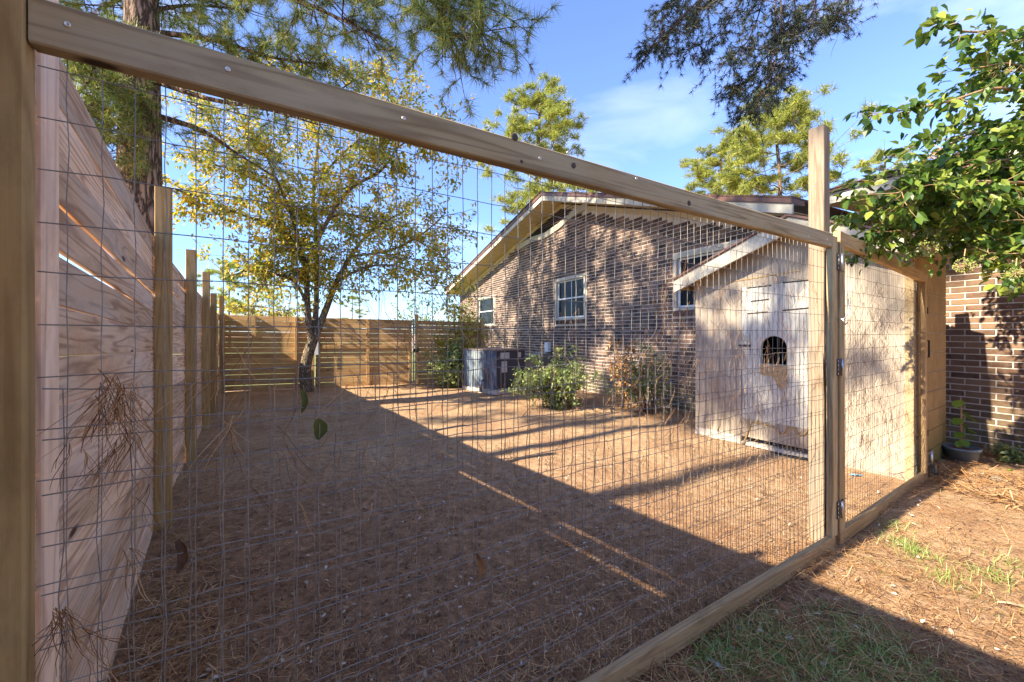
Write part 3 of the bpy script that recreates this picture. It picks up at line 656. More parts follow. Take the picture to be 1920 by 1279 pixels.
fw.prism([sp(CS, td1, -.05), sp(CS, T1s, -.05), sp(CS, T1s, rk(T1s) - .02), sp(CS, td1, rk(td1) - .02)], M23 * .08)
fw.build('front_wall', mShed, sh)
SD = .95                                              # shed depth
MB().prism([sp(CS + .08, T1s, -.05), sp(CS + SD + .35, T1s, -.05), sp(CS + SD + .35, T1s, rk(T1s) - .02), sp(CS + .08, T1s, rk(T1s) - .02)], E2 * .12).build('side_wall_core', mMortar, sh)
mb = MB(); zc = 0.0; r_ = 0
side_blocks = []
while zc < rk(T1s) - .2:
    x0 = 0.0 + (.2 if r_ % 2 else 0); xs = [.082] + [q for q in (x0 + .2, x0 + .6, x0 + 1.0) if q < SD + .3] + [SD + .35]
    for a, b in zip(xs[:-1], xs[1:]):
        if b - a < .03: continue
        MB().box(sp(CS + (a + b) / 2, T1s - .004, zc + .1), M23 * ((b - a) / 2 - .004), E2 * .006, UP * .096).build('block', mBlock, sh)
    zc += .2; r_ += 1
MB().prism([sp(CS + .08, T0s, -.05), sp(CS + SD, T0s, -.05), sp(CS + SD, T0s, rk(T0s) - .02), sp(CS + .08, T0s, rk(T0s) - .02)], E2 * -.08).build('far_side_wall', mShed, sh)
MB().prism([sp(CS + SD - .06, T0s - .08, -.05), sp(CS + SD - .06, T1s + .12, -.05), sp(CS + SD - .06, T1s + .12, 2.2), sp(CS + SD - .06, T0s - .08, 2.2)], M23 * .05).build('back_wall', mDark, sh)
MB().box(sp(CS + SD / 2, (T0s + T1s) / 2, .01), M23 * (SD / 2), E2 * ((T0s - T1s) / 2), UP * .02).build('floor_slab', mMortar, sh)
# door with an arched hole
ha, hb_, hz0, hz1 = ts(CS, 1428), ts(CS, 1476), onp(M2, CS, 1452, 683).z, onp(M2, CS, 1452, 630).z
hw = (ha - hb_) / 2; hc = (ha + hb_) / 2; arch = [(hc + hw, hz0)] + [(hc + hw * math.cos(q), hz1 - hw * .95 + hw * .95 * math.sin(q)) for q in np.linspace(0, math.pi, 11)] + [(hc - hw, hz0)]
dz0, dz1 = .33, ztopd - .004; da, db = td0 - .012, td1 + .008
dm = MB(); c0_ = CS - .012
dm.prism([sp(c0_, da, dz0), sp(c0_, hc + hw, dz0), sp(c0_, hc + hw, dz1), sp(c0_, da, dz1)], M23 * .04)
dm.prism([sp(c0_, hc - hw, dz0), sp(c0_, db, dz0), sp(c0_, db, dz1), sp(c0_, hc - hw, dz1)], M23 * .04)
dm.prism([sp(c0_, hc + hw, dz0), sp(c0_, hc - hw, dz0), sp(c0_, hc - hw, hz0), sp(c0_, hc + hw, hz0)], M23 * .04)
for (a1, z1_), (a2, z2_) in zip(arch[1:-2], arch[2:-1]): dm.prism([sp(c0_, a1, z1_), sp(c0_, a2, z2_), sp(c0_, a2, dz1), sp(c0_, a1, dz1)], M23 * .04)
door = dm.build('door', mDoor, sh)
MB().prism([sp(CS - .011, da, .10), sp(CS - .011, db, .10), sp(CS - .011, db, dz0), sp(CS - .011, da, dz0)], M23 * .03).build('kick_board', mShed, sh)
# worn patch board and scalloped edge, vent slots, latch
sprism('patch_board', mNewRail, CS - .024, .010, [(ts(CS, 1424), hz0 - .03), (ts(CS, 1427), hz0 - .13), (ts(CS, 1452), hz0 - .15), (ts(CS, 1461), hz0 - .27), (ts(CS, 1473), hz0 - .26), (ts(CS, 1477), hz0 - .005), (ts(CS, 1428), hz0 - .005)], door)
for xa, xb, ya, yb in [(1400, 1446, 541, 536), (1408, 1442, 566, 562), (1402, 1440, 589, 586), (1468, 1520, 531, 526), (1468, 1520, 583, 578), (1400, 1520, 712, 712)]:
    if ya == 712: continue
    pa, pb = onp(M2, CS - .014, xa, ya), onp(M2, CS - .014, xb, yb)
    MB().prism([pa, pb, pb + UP * .012, pa + UP * .012], M23 * -.006).build('vent_slot', mDark, door)
MB().box(onp(M2, CS - .02, 1396, 648), E2 * .07, M23 * .008, UP * .012).build('hasp', mDarkSteel, door)
MB().box(onp(M2, CS - .02, 1400, 632), E2 * .03, M23 * .008, UP * .04).build('hasp_plate', mScrew, door)
wv = [(1392, 838), (1397, 828), (1408, 795), (1416, 793), (1440, 800), (1455, 806), (1458, 815), (1470, 815), (1478, 803), (1492, 806), (1496, 817), (1508, 818), (1516, 806), (1524, 804)]
wb = MB(); wb.tube([onp(M2, CS - .02, x, y - 3) for x, y in wv], .012, 5); wb.build('worn_edge', mNewRail, door, True)
lumber('threshold', onp(M2, CS - .02, 1388, 840), onp(M2, CS - .02, 1540, 866), UP, .03, .03, mDark, sh)
# horizontal panel joint, base slab
MB().box(sp(CS - .001, (td0 + T0s) / 2, .0), E2 * ((T0s - td0) / 2), M23 * .012, UP * .09).build('base_course', mMortar, sh)
a, b = onp(M2, CS - .004, 1300, 540), onp(M2, CS - .004, 1500, 507); lumber('panel_joint', a, b, UP, .014, .008, mNewRail, sh)
# near-right corner board: reddish jamb
MB().box(sp(CS + .0, T1s + .0, 1.02), E2 * -.03, M23 * .02, UP * 1.05).build('corner_board', mRail, sh)
# roof of the shed
def srake(name, mat, c0, c1, z0_, z1_):
    mb = MB()
    for x, y in ((tkR, tkP), (tkP, tkL)):
        mb.prism([sp(c0, x, rk(x) + z0_), sp(c0, y, rk(y) + z0_), sp(c0, y, rk(y) + z1_), sp(c0, x, rk(x) + z1_)], M23 * (c1 - c0))
    return mb.build(name, mat, sh)
srake('rake_board', mCream, CRS, CRS + .035, -.185, -.014)
srake('roof_deck', mNewRail, CRS + .036, CS + SD, -.03, -.012)
srake('roof', mDripEdge, CRS - .03, CS + SD + .0, -.010, .014)
for tt in (tkL - .03, tkR + .03): lumber('eave_board', sp(CRS + .04, tt, rk(tt) - .09), sp(CS + SD, tt, rk(tt) - .09), UP, .12, .03, mNewRail, sh)
lumber('rafter', sp(CS - .04, T0s + .03, rk(T0s) - .07), sp(CS - .04, tkP + .01, rk(tkP) - .07), UP, .09, .06, mNewRail, sh)

# ------------------------------------------------------------------ air conditioner
acp = Vector((-.365, 9.09, 0)); al = Vector((-.716, .698, 0)); ar = Vector((.698, .716, 0)); AL, AR, AH = 1.16, .99, 1.0
mAC, t, p_ = newmat('blue_grey_enamel', .42, .5)
n1 = noise(t, coords(t, (2.2, 2.2, .8), rnd=False), 2.2, 5, .6, 1.2)
c_ = ramp(t, n1, [(.36, (.05, .07, .11)), (.52, (.14, .18, .23)), (.62, (.28, .32, .32)), (.78, (.09, .11, .15))]); t.links.new(c_, p_.inputs['Base Color']); bump(t, p_, n1, .1, .01)
ac = thing('air_conditioner', acp + (al * AL + ar * AR) / 2, 'boxy dark blue outdoor air conditioning unit beside the brick wall', 'air conditioner')
ctr = acp + al * AL / 2 + ar * AR / 2
body = MB().box(ctr + UP * (AH / 2 + .05), al * (AL / 2), ar * (AR / 2), UP * (AH / 2 - .05)).build('cabinet', mAC, ac)
MB().box(ctr + UP * (AH + .012), al * (AL / 2 + .02), ar * (AR / 2 + .02), UP * .012).build('top_lid', plain('rusty_lid', (.30, .22, .16), .7, 0, .4, 9), ac)
MB().box(ctr + UP * .045, al * (AL / 2 + .03), ar * (AR / 2 + .03), UP * .05).build('base_pad', mMortar, ac)
fc = acp + ar * AR / 2 - al * .004
mDB = plain('dark_blue_panel', (.030, .038, .065), .45, 0, .3, 5)
MB().box(fc + UP * .55 , ar * .47, al * .004, UP * .44).build('front_panel', mDB, ac)
mPaper = plain('paper_label', (.50, .50, .48), .8)
for u, z, w, h in [(-.22, .88, .15, .07), (-.24, .62, .09, .13), (.27, .88, .06, .06)]:
    MB().box(acp + ar * (AR / 2 + u) - al * .012 + UP * z, ar * w, al * .002, UP * h).build('label_sheet', mPaper, ac)
MB().prism([acp + ar * (AR / 2 + .20) - al * .012 + UP * .53, acp + ar * (AR / 2 + .32) - al * .012 + UP * .53, acp + ar * (AR / 2 + .24) - al * .012 + UP * .73], al * .003).build('warning_label', mPaper, ac)
for k in range(16):
    MB().box(acp + al * (.06 + k * (AL - .1) / 16) - ar * .006 + UP * .55, al * .010, ar * .006, UP * .42).build('fin', mAC, ac)
MB().tube([acp + al * .35 - ar * .06 + UP * .30, acp + al * .35 - ar * .16 + UP * .30, acp + al * .35 - ar * .16 + UP * .04], .035, 8).build('service_pipe', mSteel, ac, True)
dq = acp + ar * AR + al * .25
pw = onp(M, CW, 1034, 700)
MB().prism([dq + UP * .25 , dq + UP * .78, Vector((pw.x, pw.y, .85)), Vector((pw.x, pw.y, .25))], al * .55).build('duct', plain('duct_sheet_metal', (.40, .38, .33), .55, .3, .3, 4), ac)
q = onp(M, CW - .05, 1027, 660); MB().tube([dq + UP * .95, dq + UP * .82 + ar * .3, q + UP * -.25 - M3 * .1, q - UP * .05], .014, 6).build('cable', mRubber, ac, True)

# ------------------------------------------------------------------ vegetation generators
def rvec(rr=random):
    while True:
        v = Vector((rr.uniform(-1, 1), rr.uniform(-1, 1), rr.uniform(-1, 1)))
        if .05 < v.length < 1: return v.normalized()
def spline(pts, k=4):
    pts = [Vector(p) for p in pts]; out = []
    for i in range(len(pts) - 1):
        p0 = pts[max(i - 1, 0)]; p1 = pts[i]; p2 = pts[i + 1]; p3 = pts[min(i + 2, len(pts) - 1)]
        for j in range(k):
            t = j / k; out.append(.5 * ((2 * p1) + (p2 - p0) * t + (2 * p0 - 5 * p1 + 4 * p2 - p3) * t * t + (3 * p1 - p0 - 3 * p2 + p3) * t ** 3))
    out.append(pts[-1]); return out
def limb(mb, pts, r0, r1, n=6, k=4):
    q = spline(pts, k); m = len(q); mb.tube(q, [r0 + (r1 - r0) * (i / (m - 1)) ** .8 for i in range(m)], n); return q
def twigs(mb, start, d, length, r, depth, out, spread=.75, droop=0.0, up=0.0, kids=3, steps=4, flat=1.0):
    p = Vector(start); d = Vector(d).normalized(); pts = [p.copy()]
    for i in range(steps):
        d = (d + rvec() * .22 + UP * (up - droop) * .25).normalized(); p = p + d * length / steps; pts.append(p.copy())
        if depth == 0 or i > 0: out.append((p.copy(), d.copy(), depth))
    mb.tube(pts, [r * (1 - .7 * i / steps) for i in range(steps + 1)], 4 if depth else 3, False)
    if depth > 0:
        for k in range(kids):
            i = random.randint(1, steps); side = rvec(); side.z *= flat; nd_ = (d * (1 - spread) + side * spread + UP * up * .3).normalized()
            twigs(mb, pts[i], nd_, length * random.uniform(.5, .75), r * .55, depth - 1, out, spread, droop, up, kids, steps, flat)
def tufts(P, Dr, n, length, width, cone=.75, seed=1):
    """bursts of needles (thin triangles) at P facing Dr"""
    r = np.random.default_rng(seed); P = np.repeat(np.asarray(P, float), n, 0); Dd = np.repeat(np.asarray(Dr, float), n, 0)
    rv = r.normal(size=P.shape); rv /= np.linalg.norm(rv, axis=1, keepdims=True); d = Dd * (1 - cone) + rv * cone; d /= np.linalg.norm(d, axis=1, keepdims=True) + 1e-9
    L1 = length * r.uniform(.6, 1.15, (len(P), 1)); base = P + Dd * L1 * r.uniform(-.35, .15, (len(P), 1))
    sd = np.cross(d, r.normal(size=P.shape)); sd /= np.linalg.norm(sd, axis=1, keepdims=True) + 1e-9; sd *= width
    tip = base + d * L1; tip[:, 2] -= L1[:, 0] * .08
    V_ = np.stack([base - sd, base + sd, tip], 1).reshape(-1, 3); return V_, np.arange(len(V_)).reshape(-1, 3)
def leaves(P, Dr, size, seed=2, aspect=.5, hang=.4, jit=.05):
    """folded leaves, four triangles each"""
    r = np.random.default_rng(seed); P = np.asarray(P, float); Dd = np.asarray(Dr, float); N_ = len(P)
    P = P + r.normal(size=P.shape) * jit; d = Dd * .5 + r.normal(size=P.shape) * .6; d[:, 2] -= hang; d /= np.linalg.norm(d, axis=1, keepdims=True)
    up = np.tile(np.array([[0, 0, 1.0]]), (N_, 1)) + r.normal(size=P.shape) * .45; sd = np.cross(d, up); sd /= np.linalg.norm(sd, axis=1, keepdims=True) + 1e-9; nn = np.cross(sd, d)
    L1 = size * r.uniform(.65, 1.25, (N_, 1)); w = L1 * aspect / 2
    def pt(u, k, dr=0): return P + d * L1 * u + sd * w * k + nn * (w * abs(k) * .35 - L1 * dr)
    V_ = np.stack([P, pt(.28, .85), pt(.62, .80, .03), pt(1.0, 0, .14), pt(.62, -.80, .03), pt(.28, -.85), pt(.5, 0, .02)], 1).reshape(-1, 3); b = np.arange(N_)[:, None] * 7
    return V_, np.concatenate([b + [i, (i + 1) % 6, 6] for i in range(6)], 0)

# ------------------------------------------------------------------ yellowing yard tree
YT = 9.55; tb_ = at(577, 733, YT); tb_.z = 0
ytree = thing('yard_tree', tb_, 'multi-stemmed tree with thin yellowing leaves in front of the far fence', 'tree')
mb = MB(); outs = []
def T(px, py, dy=0): return at(px, py, YT + dy)
paths = [
 ([(577, 738, 0), (572, 700, 0), (577, 668, 0), (586, 640, 0)], .145, .12),
 ([(586, 645, 0), (578, 600, -.1), (576, 560, -.2), (573, 500, -.3), (560, 450, -.4), (545, 400, -.6), (520, 340, -.9), (490, 270, -1.2)], .095, .02),
 ([(585, 645, 0), (592, 590, .1), (594, 520, .2), (592, 440, .3), (588, 350, .5), (597, 260, .6), (603, 180, .7)], .085, .018),
 ([(587, 642, 0), (612, 578, .1), (633, 525, .1), (658, 480, .3), (700, 430, .6), (760, 395, .9)], .10, .02),
 ([(573, 505, -.3), (590, 462, -.4), (625, 395, -.6), (662, 350, -.8), (712, 322, -1), (742, 280, -1.1), (765, 225, -1.2)], .065, .015),
 ([(576, 570, -.2), (553, 530, -.4), (520, 515, -.7), (470, 508, -1.0), (425, 520, -1.2)], .05, .012),
 ([(573, 500, -.3), (545, 458, -.6), (500, 420, -.9), (440, 398, -1.3), (380, 372, -1.6), (318, 352, -2)], .05, .012),
 ([(578, 530, 0), (558, 440, .3), (528, 330, .6), (470, 262, .8), (420, 232, 1.0), (350, 190, 1.2)], .05, .012),
 ([(632, 527, .1), (690, 500, 0), (755, 502, -.2), (820, 545, -.3)], .04, .010),
 ([(592, 440, .3), (640, 400, .6), (720, 428, .9), (800, 462, 1.1), (845, 520, 1.2)], .04, .010),
 ([(588, 350, .5), (640, 290, .3), (700, 240, .1), (760, 190, 0)], .035, .010),
 ([(545, 400, -.6), (500, 350, -.6), (440, 320, -.6), (370, 300, -.5)], .035, .010),
 ([(660, 480, .3), (730, 470, .0), (790, 440, -.2), (835, 400, -.4)], .035, .010),
 ([(597, 260, .6), (570, 200, .5), (520, 160, .4), (470, 130, .3)], .03, .008),
 ([(603, 200, .7), (650, 160, .7), (700, 140, .7), (750, 150, .6)], .03, .008),
 ([(560, 640, 0.6), (520, 585, .8), (470, 575, 1.0), (500, 610, 1.2)], .02, .008),
 ([(742, 280, -1.1), (790, 250, -1.0), (830, 260, -.9), (860, 290, -.8)], .02, .006),
]
for i, (pp, r0, r1) in enumerate(paths):
    q = limb(mb, [T(*a) for a in pp], r0, r1, 8 if i < 5 else 6)
    if i in (0,): continue
    st = len(q) // 3 if i < 5 else 3
    for j in range(st, len(q)):
        nk = 2 if i < 5 else 2
        for _ in range(nk):
            s = rvec(); s.z *= .55; twigs(mb, q[j], s + UP * .15, random.uniform(.45, 1.05), .011, 1, outs, .7, .05, .12, 3, 4, .55)
mb.build('trunk', mBark, ytree, True)
outs = [o for o in outs if o[0].z > 1.75 and random.random() < .88]
PP = []; DD = []
for p, d, dep in outs:
    for _ in range(random.choice([4, 5, 7, 8])): PP.append(p + rvec() * .09); DD.append(d)
V_, F_ = leaves(PP, DD, .10, 11, .5, .35, .03)
npmesh('crown', V_, F_, mYellowLeaf, ytree)
print('yard tree leaves', len(PP))

# ------------------------------------------------------------------ pines
def pine(name, base, height, r0, label, crown_from, reach, nbr, needle, tuft_n, width, mat, seed, lean=Vector((0, 0, 0)), cat='tree', density=1.0, group=None, bark_m=None, sub=5, flatten=1.0, clump=0):
    random.seed(seed); tr_ = thing(name, base, label, cat, group); mb = MB(); P_ = []; D_ = []
    top = Vector(base) + UP * height + lean
    tp_ = [Vector(base) + (top - Vector(base)) * k / 7 + Vector((random.uniform(-1, 1), random.uniform(-1, 1), 0)) * height * .008 * (k > 0) for k in range(8)]
    q = limb(mb, tp_, r0, r0 * .25, 14, 3)
    for b in range(nbr):
        u = crown_from + (1 - crown_from) * (b + random.random()) / nbr; i = min(int(u * (len(q) - 1)), len(q) - 1); s = q[i]
        a = b * 2.4 + random.uniform(-.5, .5); sh_ = math.sin(max(0.05, min(1, (u - crown_from) / (1 - crown_from) * .80 + .2)) * math.pi) ** .6
        ln = reach * sh_ * random.uniform(.6, 1.1); d = Vector((math.cos(a), math.sin(a), random.uniform(-.05, .45)))
        pts = [s + d * ln * k / 4 + UP * ln * .05 * k * (k - 2) / 2 + rvec() * ln * .09 * k / 2 for k in range(5)]
        qq = limb(mb, pts, r0 * .22 * (1.1 - u * .6), r0 * .04, 5, 3)
        o = []
        if clump:
            for cj in range(random.randint(5, 8)):
                jj = random.randint(int(len(qq) * .4), len(qq) - 1); sd2 = rvec(); sd2.z = abs(sd2.z) * .6; cc = qq[jj] + (sd2 + d * .2) * reach * random.uniform(.12, .30); mb.tube([qq[jj], qq[jj].lerp(cc, .5) + rvec() * reach * .02, cc], [r0 * .06, r0 * .045, r0 * .02], 4, False)
                for _ in range(sub):
                    v3 = rvec(); v3.z = abs(v3.z) * .7 - .1; o.append((cc + v3 * reach * random.uniform(.03, .13), (v3 + UP * .5).normalized(), 0))
        else:
            for j in range(int(len(qq) * .55), len(qq)):
                for _ in range(max(1, int(sub * density))):
                    s2 = rvec(); s2.z = abs(s2.z) * .5 * flatten + .05
                    twigs(mb, qq[j], s2 + d * .3, ln * random.uniform(.12, .3), r0 * .03, 0, o, .7, 0, .3, 2, 3)
        P_ += [x[0] for x in o]; D_ += [x[1] for x in o]
    mb.build('trunk', bark_m or mPineBark, tr_, True)
    V_, F_ = tufts(P_, D_, tuft_n, needle, width, .72, seed); npmesh('crown', V_, F_, mat, tr_); return len(V_) // 3
tri = 0
# distant pines: placed where they stand behind the house
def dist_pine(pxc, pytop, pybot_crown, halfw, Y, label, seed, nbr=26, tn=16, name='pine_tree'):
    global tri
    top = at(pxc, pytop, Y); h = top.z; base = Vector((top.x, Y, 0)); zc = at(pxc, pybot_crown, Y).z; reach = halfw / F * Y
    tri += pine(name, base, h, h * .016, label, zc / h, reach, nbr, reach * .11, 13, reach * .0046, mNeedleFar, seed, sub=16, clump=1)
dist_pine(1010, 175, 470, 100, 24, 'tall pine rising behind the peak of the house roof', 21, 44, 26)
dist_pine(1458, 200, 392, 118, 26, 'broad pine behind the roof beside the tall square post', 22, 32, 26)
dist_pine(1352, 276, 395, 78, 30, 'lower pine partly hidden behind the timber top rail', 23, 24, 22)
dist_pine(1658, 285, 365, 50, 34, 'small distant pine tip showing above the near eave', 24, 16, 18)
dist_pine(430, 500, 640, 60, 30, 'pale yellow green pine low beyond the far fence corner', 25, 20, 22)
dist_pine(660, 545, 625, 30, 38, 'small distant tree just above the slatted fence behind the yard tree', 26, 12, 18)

# big pine beyond the long fence: trunk measured, limbs reaching over the yard
random.seed(5)
BP = 6.2; bb_ = Vector(((262 - CX) / F * BP, BP, 0))
bp = thing('pine_tree', bb_, 'huge pine with furrowed trunk close behind the boarded fence', 'tree')
mb = MB(); o = []
q = limb(mb, [Vector((bb_.x, BP, 0)), at(262, 330, BP), at(264, 150, BP), at(266, 10, BP), at(258, -350, BP), at(262, -800, BP), at(266, -1100, BP)], .31, .13, 18, 6)
def B(px, py, dy): return at(px, py, BP + dy)
bl = [([(280, 60, 0), (400, 75, .3), (520, 110, .5), (620, 120, .7)], .05), ([(285, 150, 0), (390, 185, -.2), (500, 205, -.3), (600, 235, -.2)], .05),
      ([(285, 215, .1), (380, 245, .4), (440, 285, .8), (520, 335, 1.0)], .055), ([(260, -80, 0), (420, -60, -.5), (560, 0, -.9), (680, 55, -1.2)], .07),
      ([(262, -200, 0), (480, -220, -.6), (660, -110, -1.2), (790, -20, -1.7), (850, 70, -1.8)], .07), ([(262, -160, 0), (450, -140, .6), (600, -60, 1), (720, 10, 1.4)], .06),
      ([(262, 40, 0), (200, 110, -.4), (160, 160, -.8), (120, 210, -1.0)], .04), ([(262, 180, 0), (210, 235, -.3), (170, 300, -.6)], .035),
      ([(262, -20, 0), (180, 20, .5), (110, 60, 1.0)], .04), ([(262, 120, 0), (200, 130, .8), (150, 120, 1.5)], .035), ([(285, 20, 0), (360, 10, .6), (470, 20, 1.0)], .04),
      ([(262, -260, 0), (520, -330, -.6), (740, -220, -1.2), (880, -90, -1.6), (900, 60, -1.7)], .05), ([(262, -420, 0), (100, -420, 0), (-150, -350, 0)], .06), ([(262, -520, 0), (460, -560, -.6), (640, -520, -1.2)], .06), ([(262, -620, 0), (300, -600, 2), (360, -560, 3)], .06), ([(262, -700, 0), (200, -700, -1), (120, -650, -2)], .05), ([(262, -800, 0), (420, -820, .5), (560, -780, 1)], .05), ([(262, -950, 0), (330, -980, .5), (400, -960, 1)], .04)]
for bi, (pts, r) in enumerate(bl):
    qq = limb(mb, [B(*p) for p in pts], r, .010, 6, 5); low = bi in (1, 2)
    for j in range(int(len(qq) * (.45 if low else .25)), len(qq)):
        for _ in range(1 if low else 5):
            s2 = rvec(); s2.z = s2.z * .45 - (.35 if bi in (4, 11) and j > len(qq) * .6 else -.05)
            twigs(mb, qq[j], s2, random.uniform(.25, .7), .010, 1 if bi < 12 else 0, o, .6, .15 if bi in (4, 11) else 0, .1, 2, 3)
mb.build('trunk', mPineBark, bp, True)
oo = [x for x in o if random.random() < .8]
V_, F_ = tufts([x[0] for x in oo], [x[1] for x in oo], 34, .17, .0034, .62, 3); npmesh('crown', V_, F_, mNeedle, bp); tri += len(F_)
print('big pine tufts', len(oo))

# pine behind the photographer whose limb hangs into the top of the view
random.seed(12)
hpb = Vector((3.2, -4.5, 0)); hp = thing('pine_tree', hpb, 'pine whose dark drooping branch tips hang into the sky at the top', 'tree')
mb = MB(); o = []; limb(mb, [hpb, hpb + Vector((.1, .1, 5)), hpb + Vector((0, .2, 10)), hpb + Vector((.1, .1, 14))], .28, .10, 14, 4)
HB = 6.0
def Hh(px, py, dy=0): return at(px, py, HB + dy)
q0 = limb(mb, [hpb + Vector((0, .2, 9.6)), Vector((3.3, -1, 9.6)), Vector((3.4, 3, 9.0)), Hh(1440, -160), Hh(1430, -60)], .09, .03, 6, 5)
hb_l = [([(1440, -160), (1380, -60), (1310, 20), (1235, 62)], 0), ([(1440, -140), (1400, -20), (1350, 60), (1290, 92)], .2), ([(1445, -120), (1430, 0), (1400, 80), (1370, 105)], -.2),
        ([(1450, -120), (1455, 0), (1445, 90), (1400, 150), (1375, 160)], .1), ([(1450, -100), (1465, 20), (1455, 110), (1430, 180), (1392, 210)], -.1), ([(1460, -100), (1490, 0), (1480, 90), (1450, 150)], .2),
        ([(1440, -100), (1350, -40), (1270, 0), (1240, 20)], .3), ([(1470, -100), (1530, -30), (1520, 30), (1500, 40)], 0), ([(1480, -100), (1580, -20), (1570, 25), (1550, 36)], .2), ([(1440, -130), (1330, -20), (1262, 50), (1225, 90)], -.3)]
for pts, dy in hb_l:
    qq = limb(mb, [Hh(a, b, dy) for a, b in pts], .016, .004, 5, 5)
    for j in range(5, len(qq)):
        for _ in range(4):
            s2 = rvec(); s2.z = -abs(s2.z) * .6; twigs(mb, qq[j], s2 + Vector((-.25, 0, -.25)), random.uniform(.15, .45), .0065, 1, o, .55, .2, 0, 2, 3)
mb.build('trunk', mTwig, hp, True)
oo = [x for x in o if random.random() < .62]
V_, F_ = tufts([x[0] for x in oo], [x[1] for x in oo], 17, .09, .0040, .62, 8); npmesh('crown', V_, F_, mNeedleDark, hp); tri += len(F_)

# neighbours' pines outside the picture: their shade falls over the yard and the gable
for i, (x, y, h, rch, sd) in enumerate([(-8.8, .6, 13.5, 3.0, 41), (-13.0, 3.2, 17.5, 3.2, 42), (-11.0, -1.6, 16, 3.2, 43), (-9.4, -2.5, 15.5, 2.8, 44)]):
    tri += pine('pine_tree', Vector((x, y, 0)), h, .22, ['pine beyond the side fence, shading the brick gable', 'taller pine farther out beyond the side fence', 'third pine beyond the side fence, between the other two', 'pine nearest the outside of the wire panel beyond the fence line'][i], .66, rch, [15, 13, 10, 4][i], .34, 12, .020, mNeedle, sd, sub=9, clump=1)
print('pine tris', tri)

# ------------------------------------------------------------------ leafy tree at the right with seed heads
random.seed(31)
RB = Vector((4.9, 2.3, 0)); rt = thing('leafy_tree', RB, 'green leafy tree with drooping pale seed heads leaning over the wire gate', 'tree')
mb = MB(); outs = []
limb(mb, [RB, RB + Vector((-.05, .05, 1.0)), RB + Vector((-.1, .1, 2.0)), RB + Vector((-.15, .1, 3.2)), RB + Vector((-.2, .1, 4.2))], .09, .03, 8, 4)
def R_(px, py, Y): return at(px, py, Y)
rb = [([(2150, 60, 2.6), (1990, 70, 2.6), (1880, 60, 2.6), (1800, 58, 2.5), (1745, 35, 2.5)], 'thin'), ([(2150, 400, 2.9), (1980, 400, 2.9), (1880, 420, 2.9), (1790, 430, 2.9), (1700, 432, 2.9), (1640, 436, 2.9)], 'mid'), ([(2150, 380, 2.6), (1980, 350, 2.6), (1860, 340, 2.6), (1760, 345, 2.6), (1680, 362, 2.6)], 'mid'), ([(2150, 420, 2.8), (2000, 440, 2.8), (1900, 455, 2.8), (1830, 465, 2.8)], 'mid'),
      ([(2150, 160, 2.7), (2000, 150, 2.7), (1900, 120, 2.7), (1845, 125, 2.6)], 'mid'),
      ([(2150, 230, 2.6), (2000, 200, 2.6), (1880, 165, 2.6), (1780, 190, 2.5), (1700, 205, 2.5), (1628, 218, 2.5)], 'thin'),
      ([(2150, 280, 2.8), (1980, 250, 2.8), (1860, 240, 2.8), (1790, 265, 2.8), (1735, 300, 2.8)], 'mid'),
      ([(2150, 330, 2.7), (1980, 300, 2.7), (1880, 300, 2.7), (1790, 320, 2.7), (1730, 350, 2.7)], 'full'),
      ([(2150, 380, 2.9), (1980, 330, 2.9), (1880, 350, 2.9), (1800, 375, 2.9), (1720, 385, 2.9), (1650, 400, 2.9)], 'mid'),
      ([(2150, 420, 3.1), (1980, 380, 3.1), (1900, 390, 3.1), (1820, 405, 3.1), (1760, 410, 3.1)], 'full'),
      ([(2150, 300, 3.2), (2000, 200, 3.1), (1930, 230, 3.1), (1880, 260, 3.0)], 'full'), ([(2150, 200, 3.0), (2000, 100, 3.0), (1940, 90, 3.0), (1905, 100, 3.0)], 'mid'),
      ([(2150, 350, 2.4), (2010, 420, 2.4), (1960, 470, 2.4), (1930, 510, 2.4)], 'mid'), ([(2150, 400, 3.4), (2000, 400, 3.4), (1900, 420, 3.4), (1840, 435, 3.4)], 'full'),
      ([(2150, 260, 3.3), (2000, 320, 3.3), (1900, 340, 3.3), (1830, 350, 3.2)], 'full'),
      ([(2150, 330, 3.8), (2000, 310, 3.8), (1900, 320, 3.8), (1820, 340, 3.8)], 'deep'), ([(2150, 380, 3.9), (2000, 370, 3.9), (1900, 400, 3.9), (1820, 420, 3.9)], 'deep')]
for pts, kind in rb:
    start = RB + Vector((-.15, .1, min(3.9, max(1.9, R_(*pts[0]).z))))
    qq = limb(mb, [start] + [R_(*p) for p in pts], .020, .003, 5, 5)
    for j in range(8, len(qq)):
        px_ = CX + F * qq[j].x / qq[j].y
        for _ in range({'thin': 1, 'mid': 2, 'full': 3, 'deep': 3}[kind]):
            s2 = rvec(); s2.z = s2.z * .5 - .1; twigs(mb, qq[j], s2 + Vector((-.45, 0, 0)), random.uniform(.08, .14) if kind == 'thin' else random.uniform(.12, .27), .003, 0 if kind == 'thin' else 1, outs, .6, .12, 0, 2, 3, .7)
        if kind == 'thin': outs.append((qq[j], (qq[j] - qq[j - 1]).normalized(), 0))
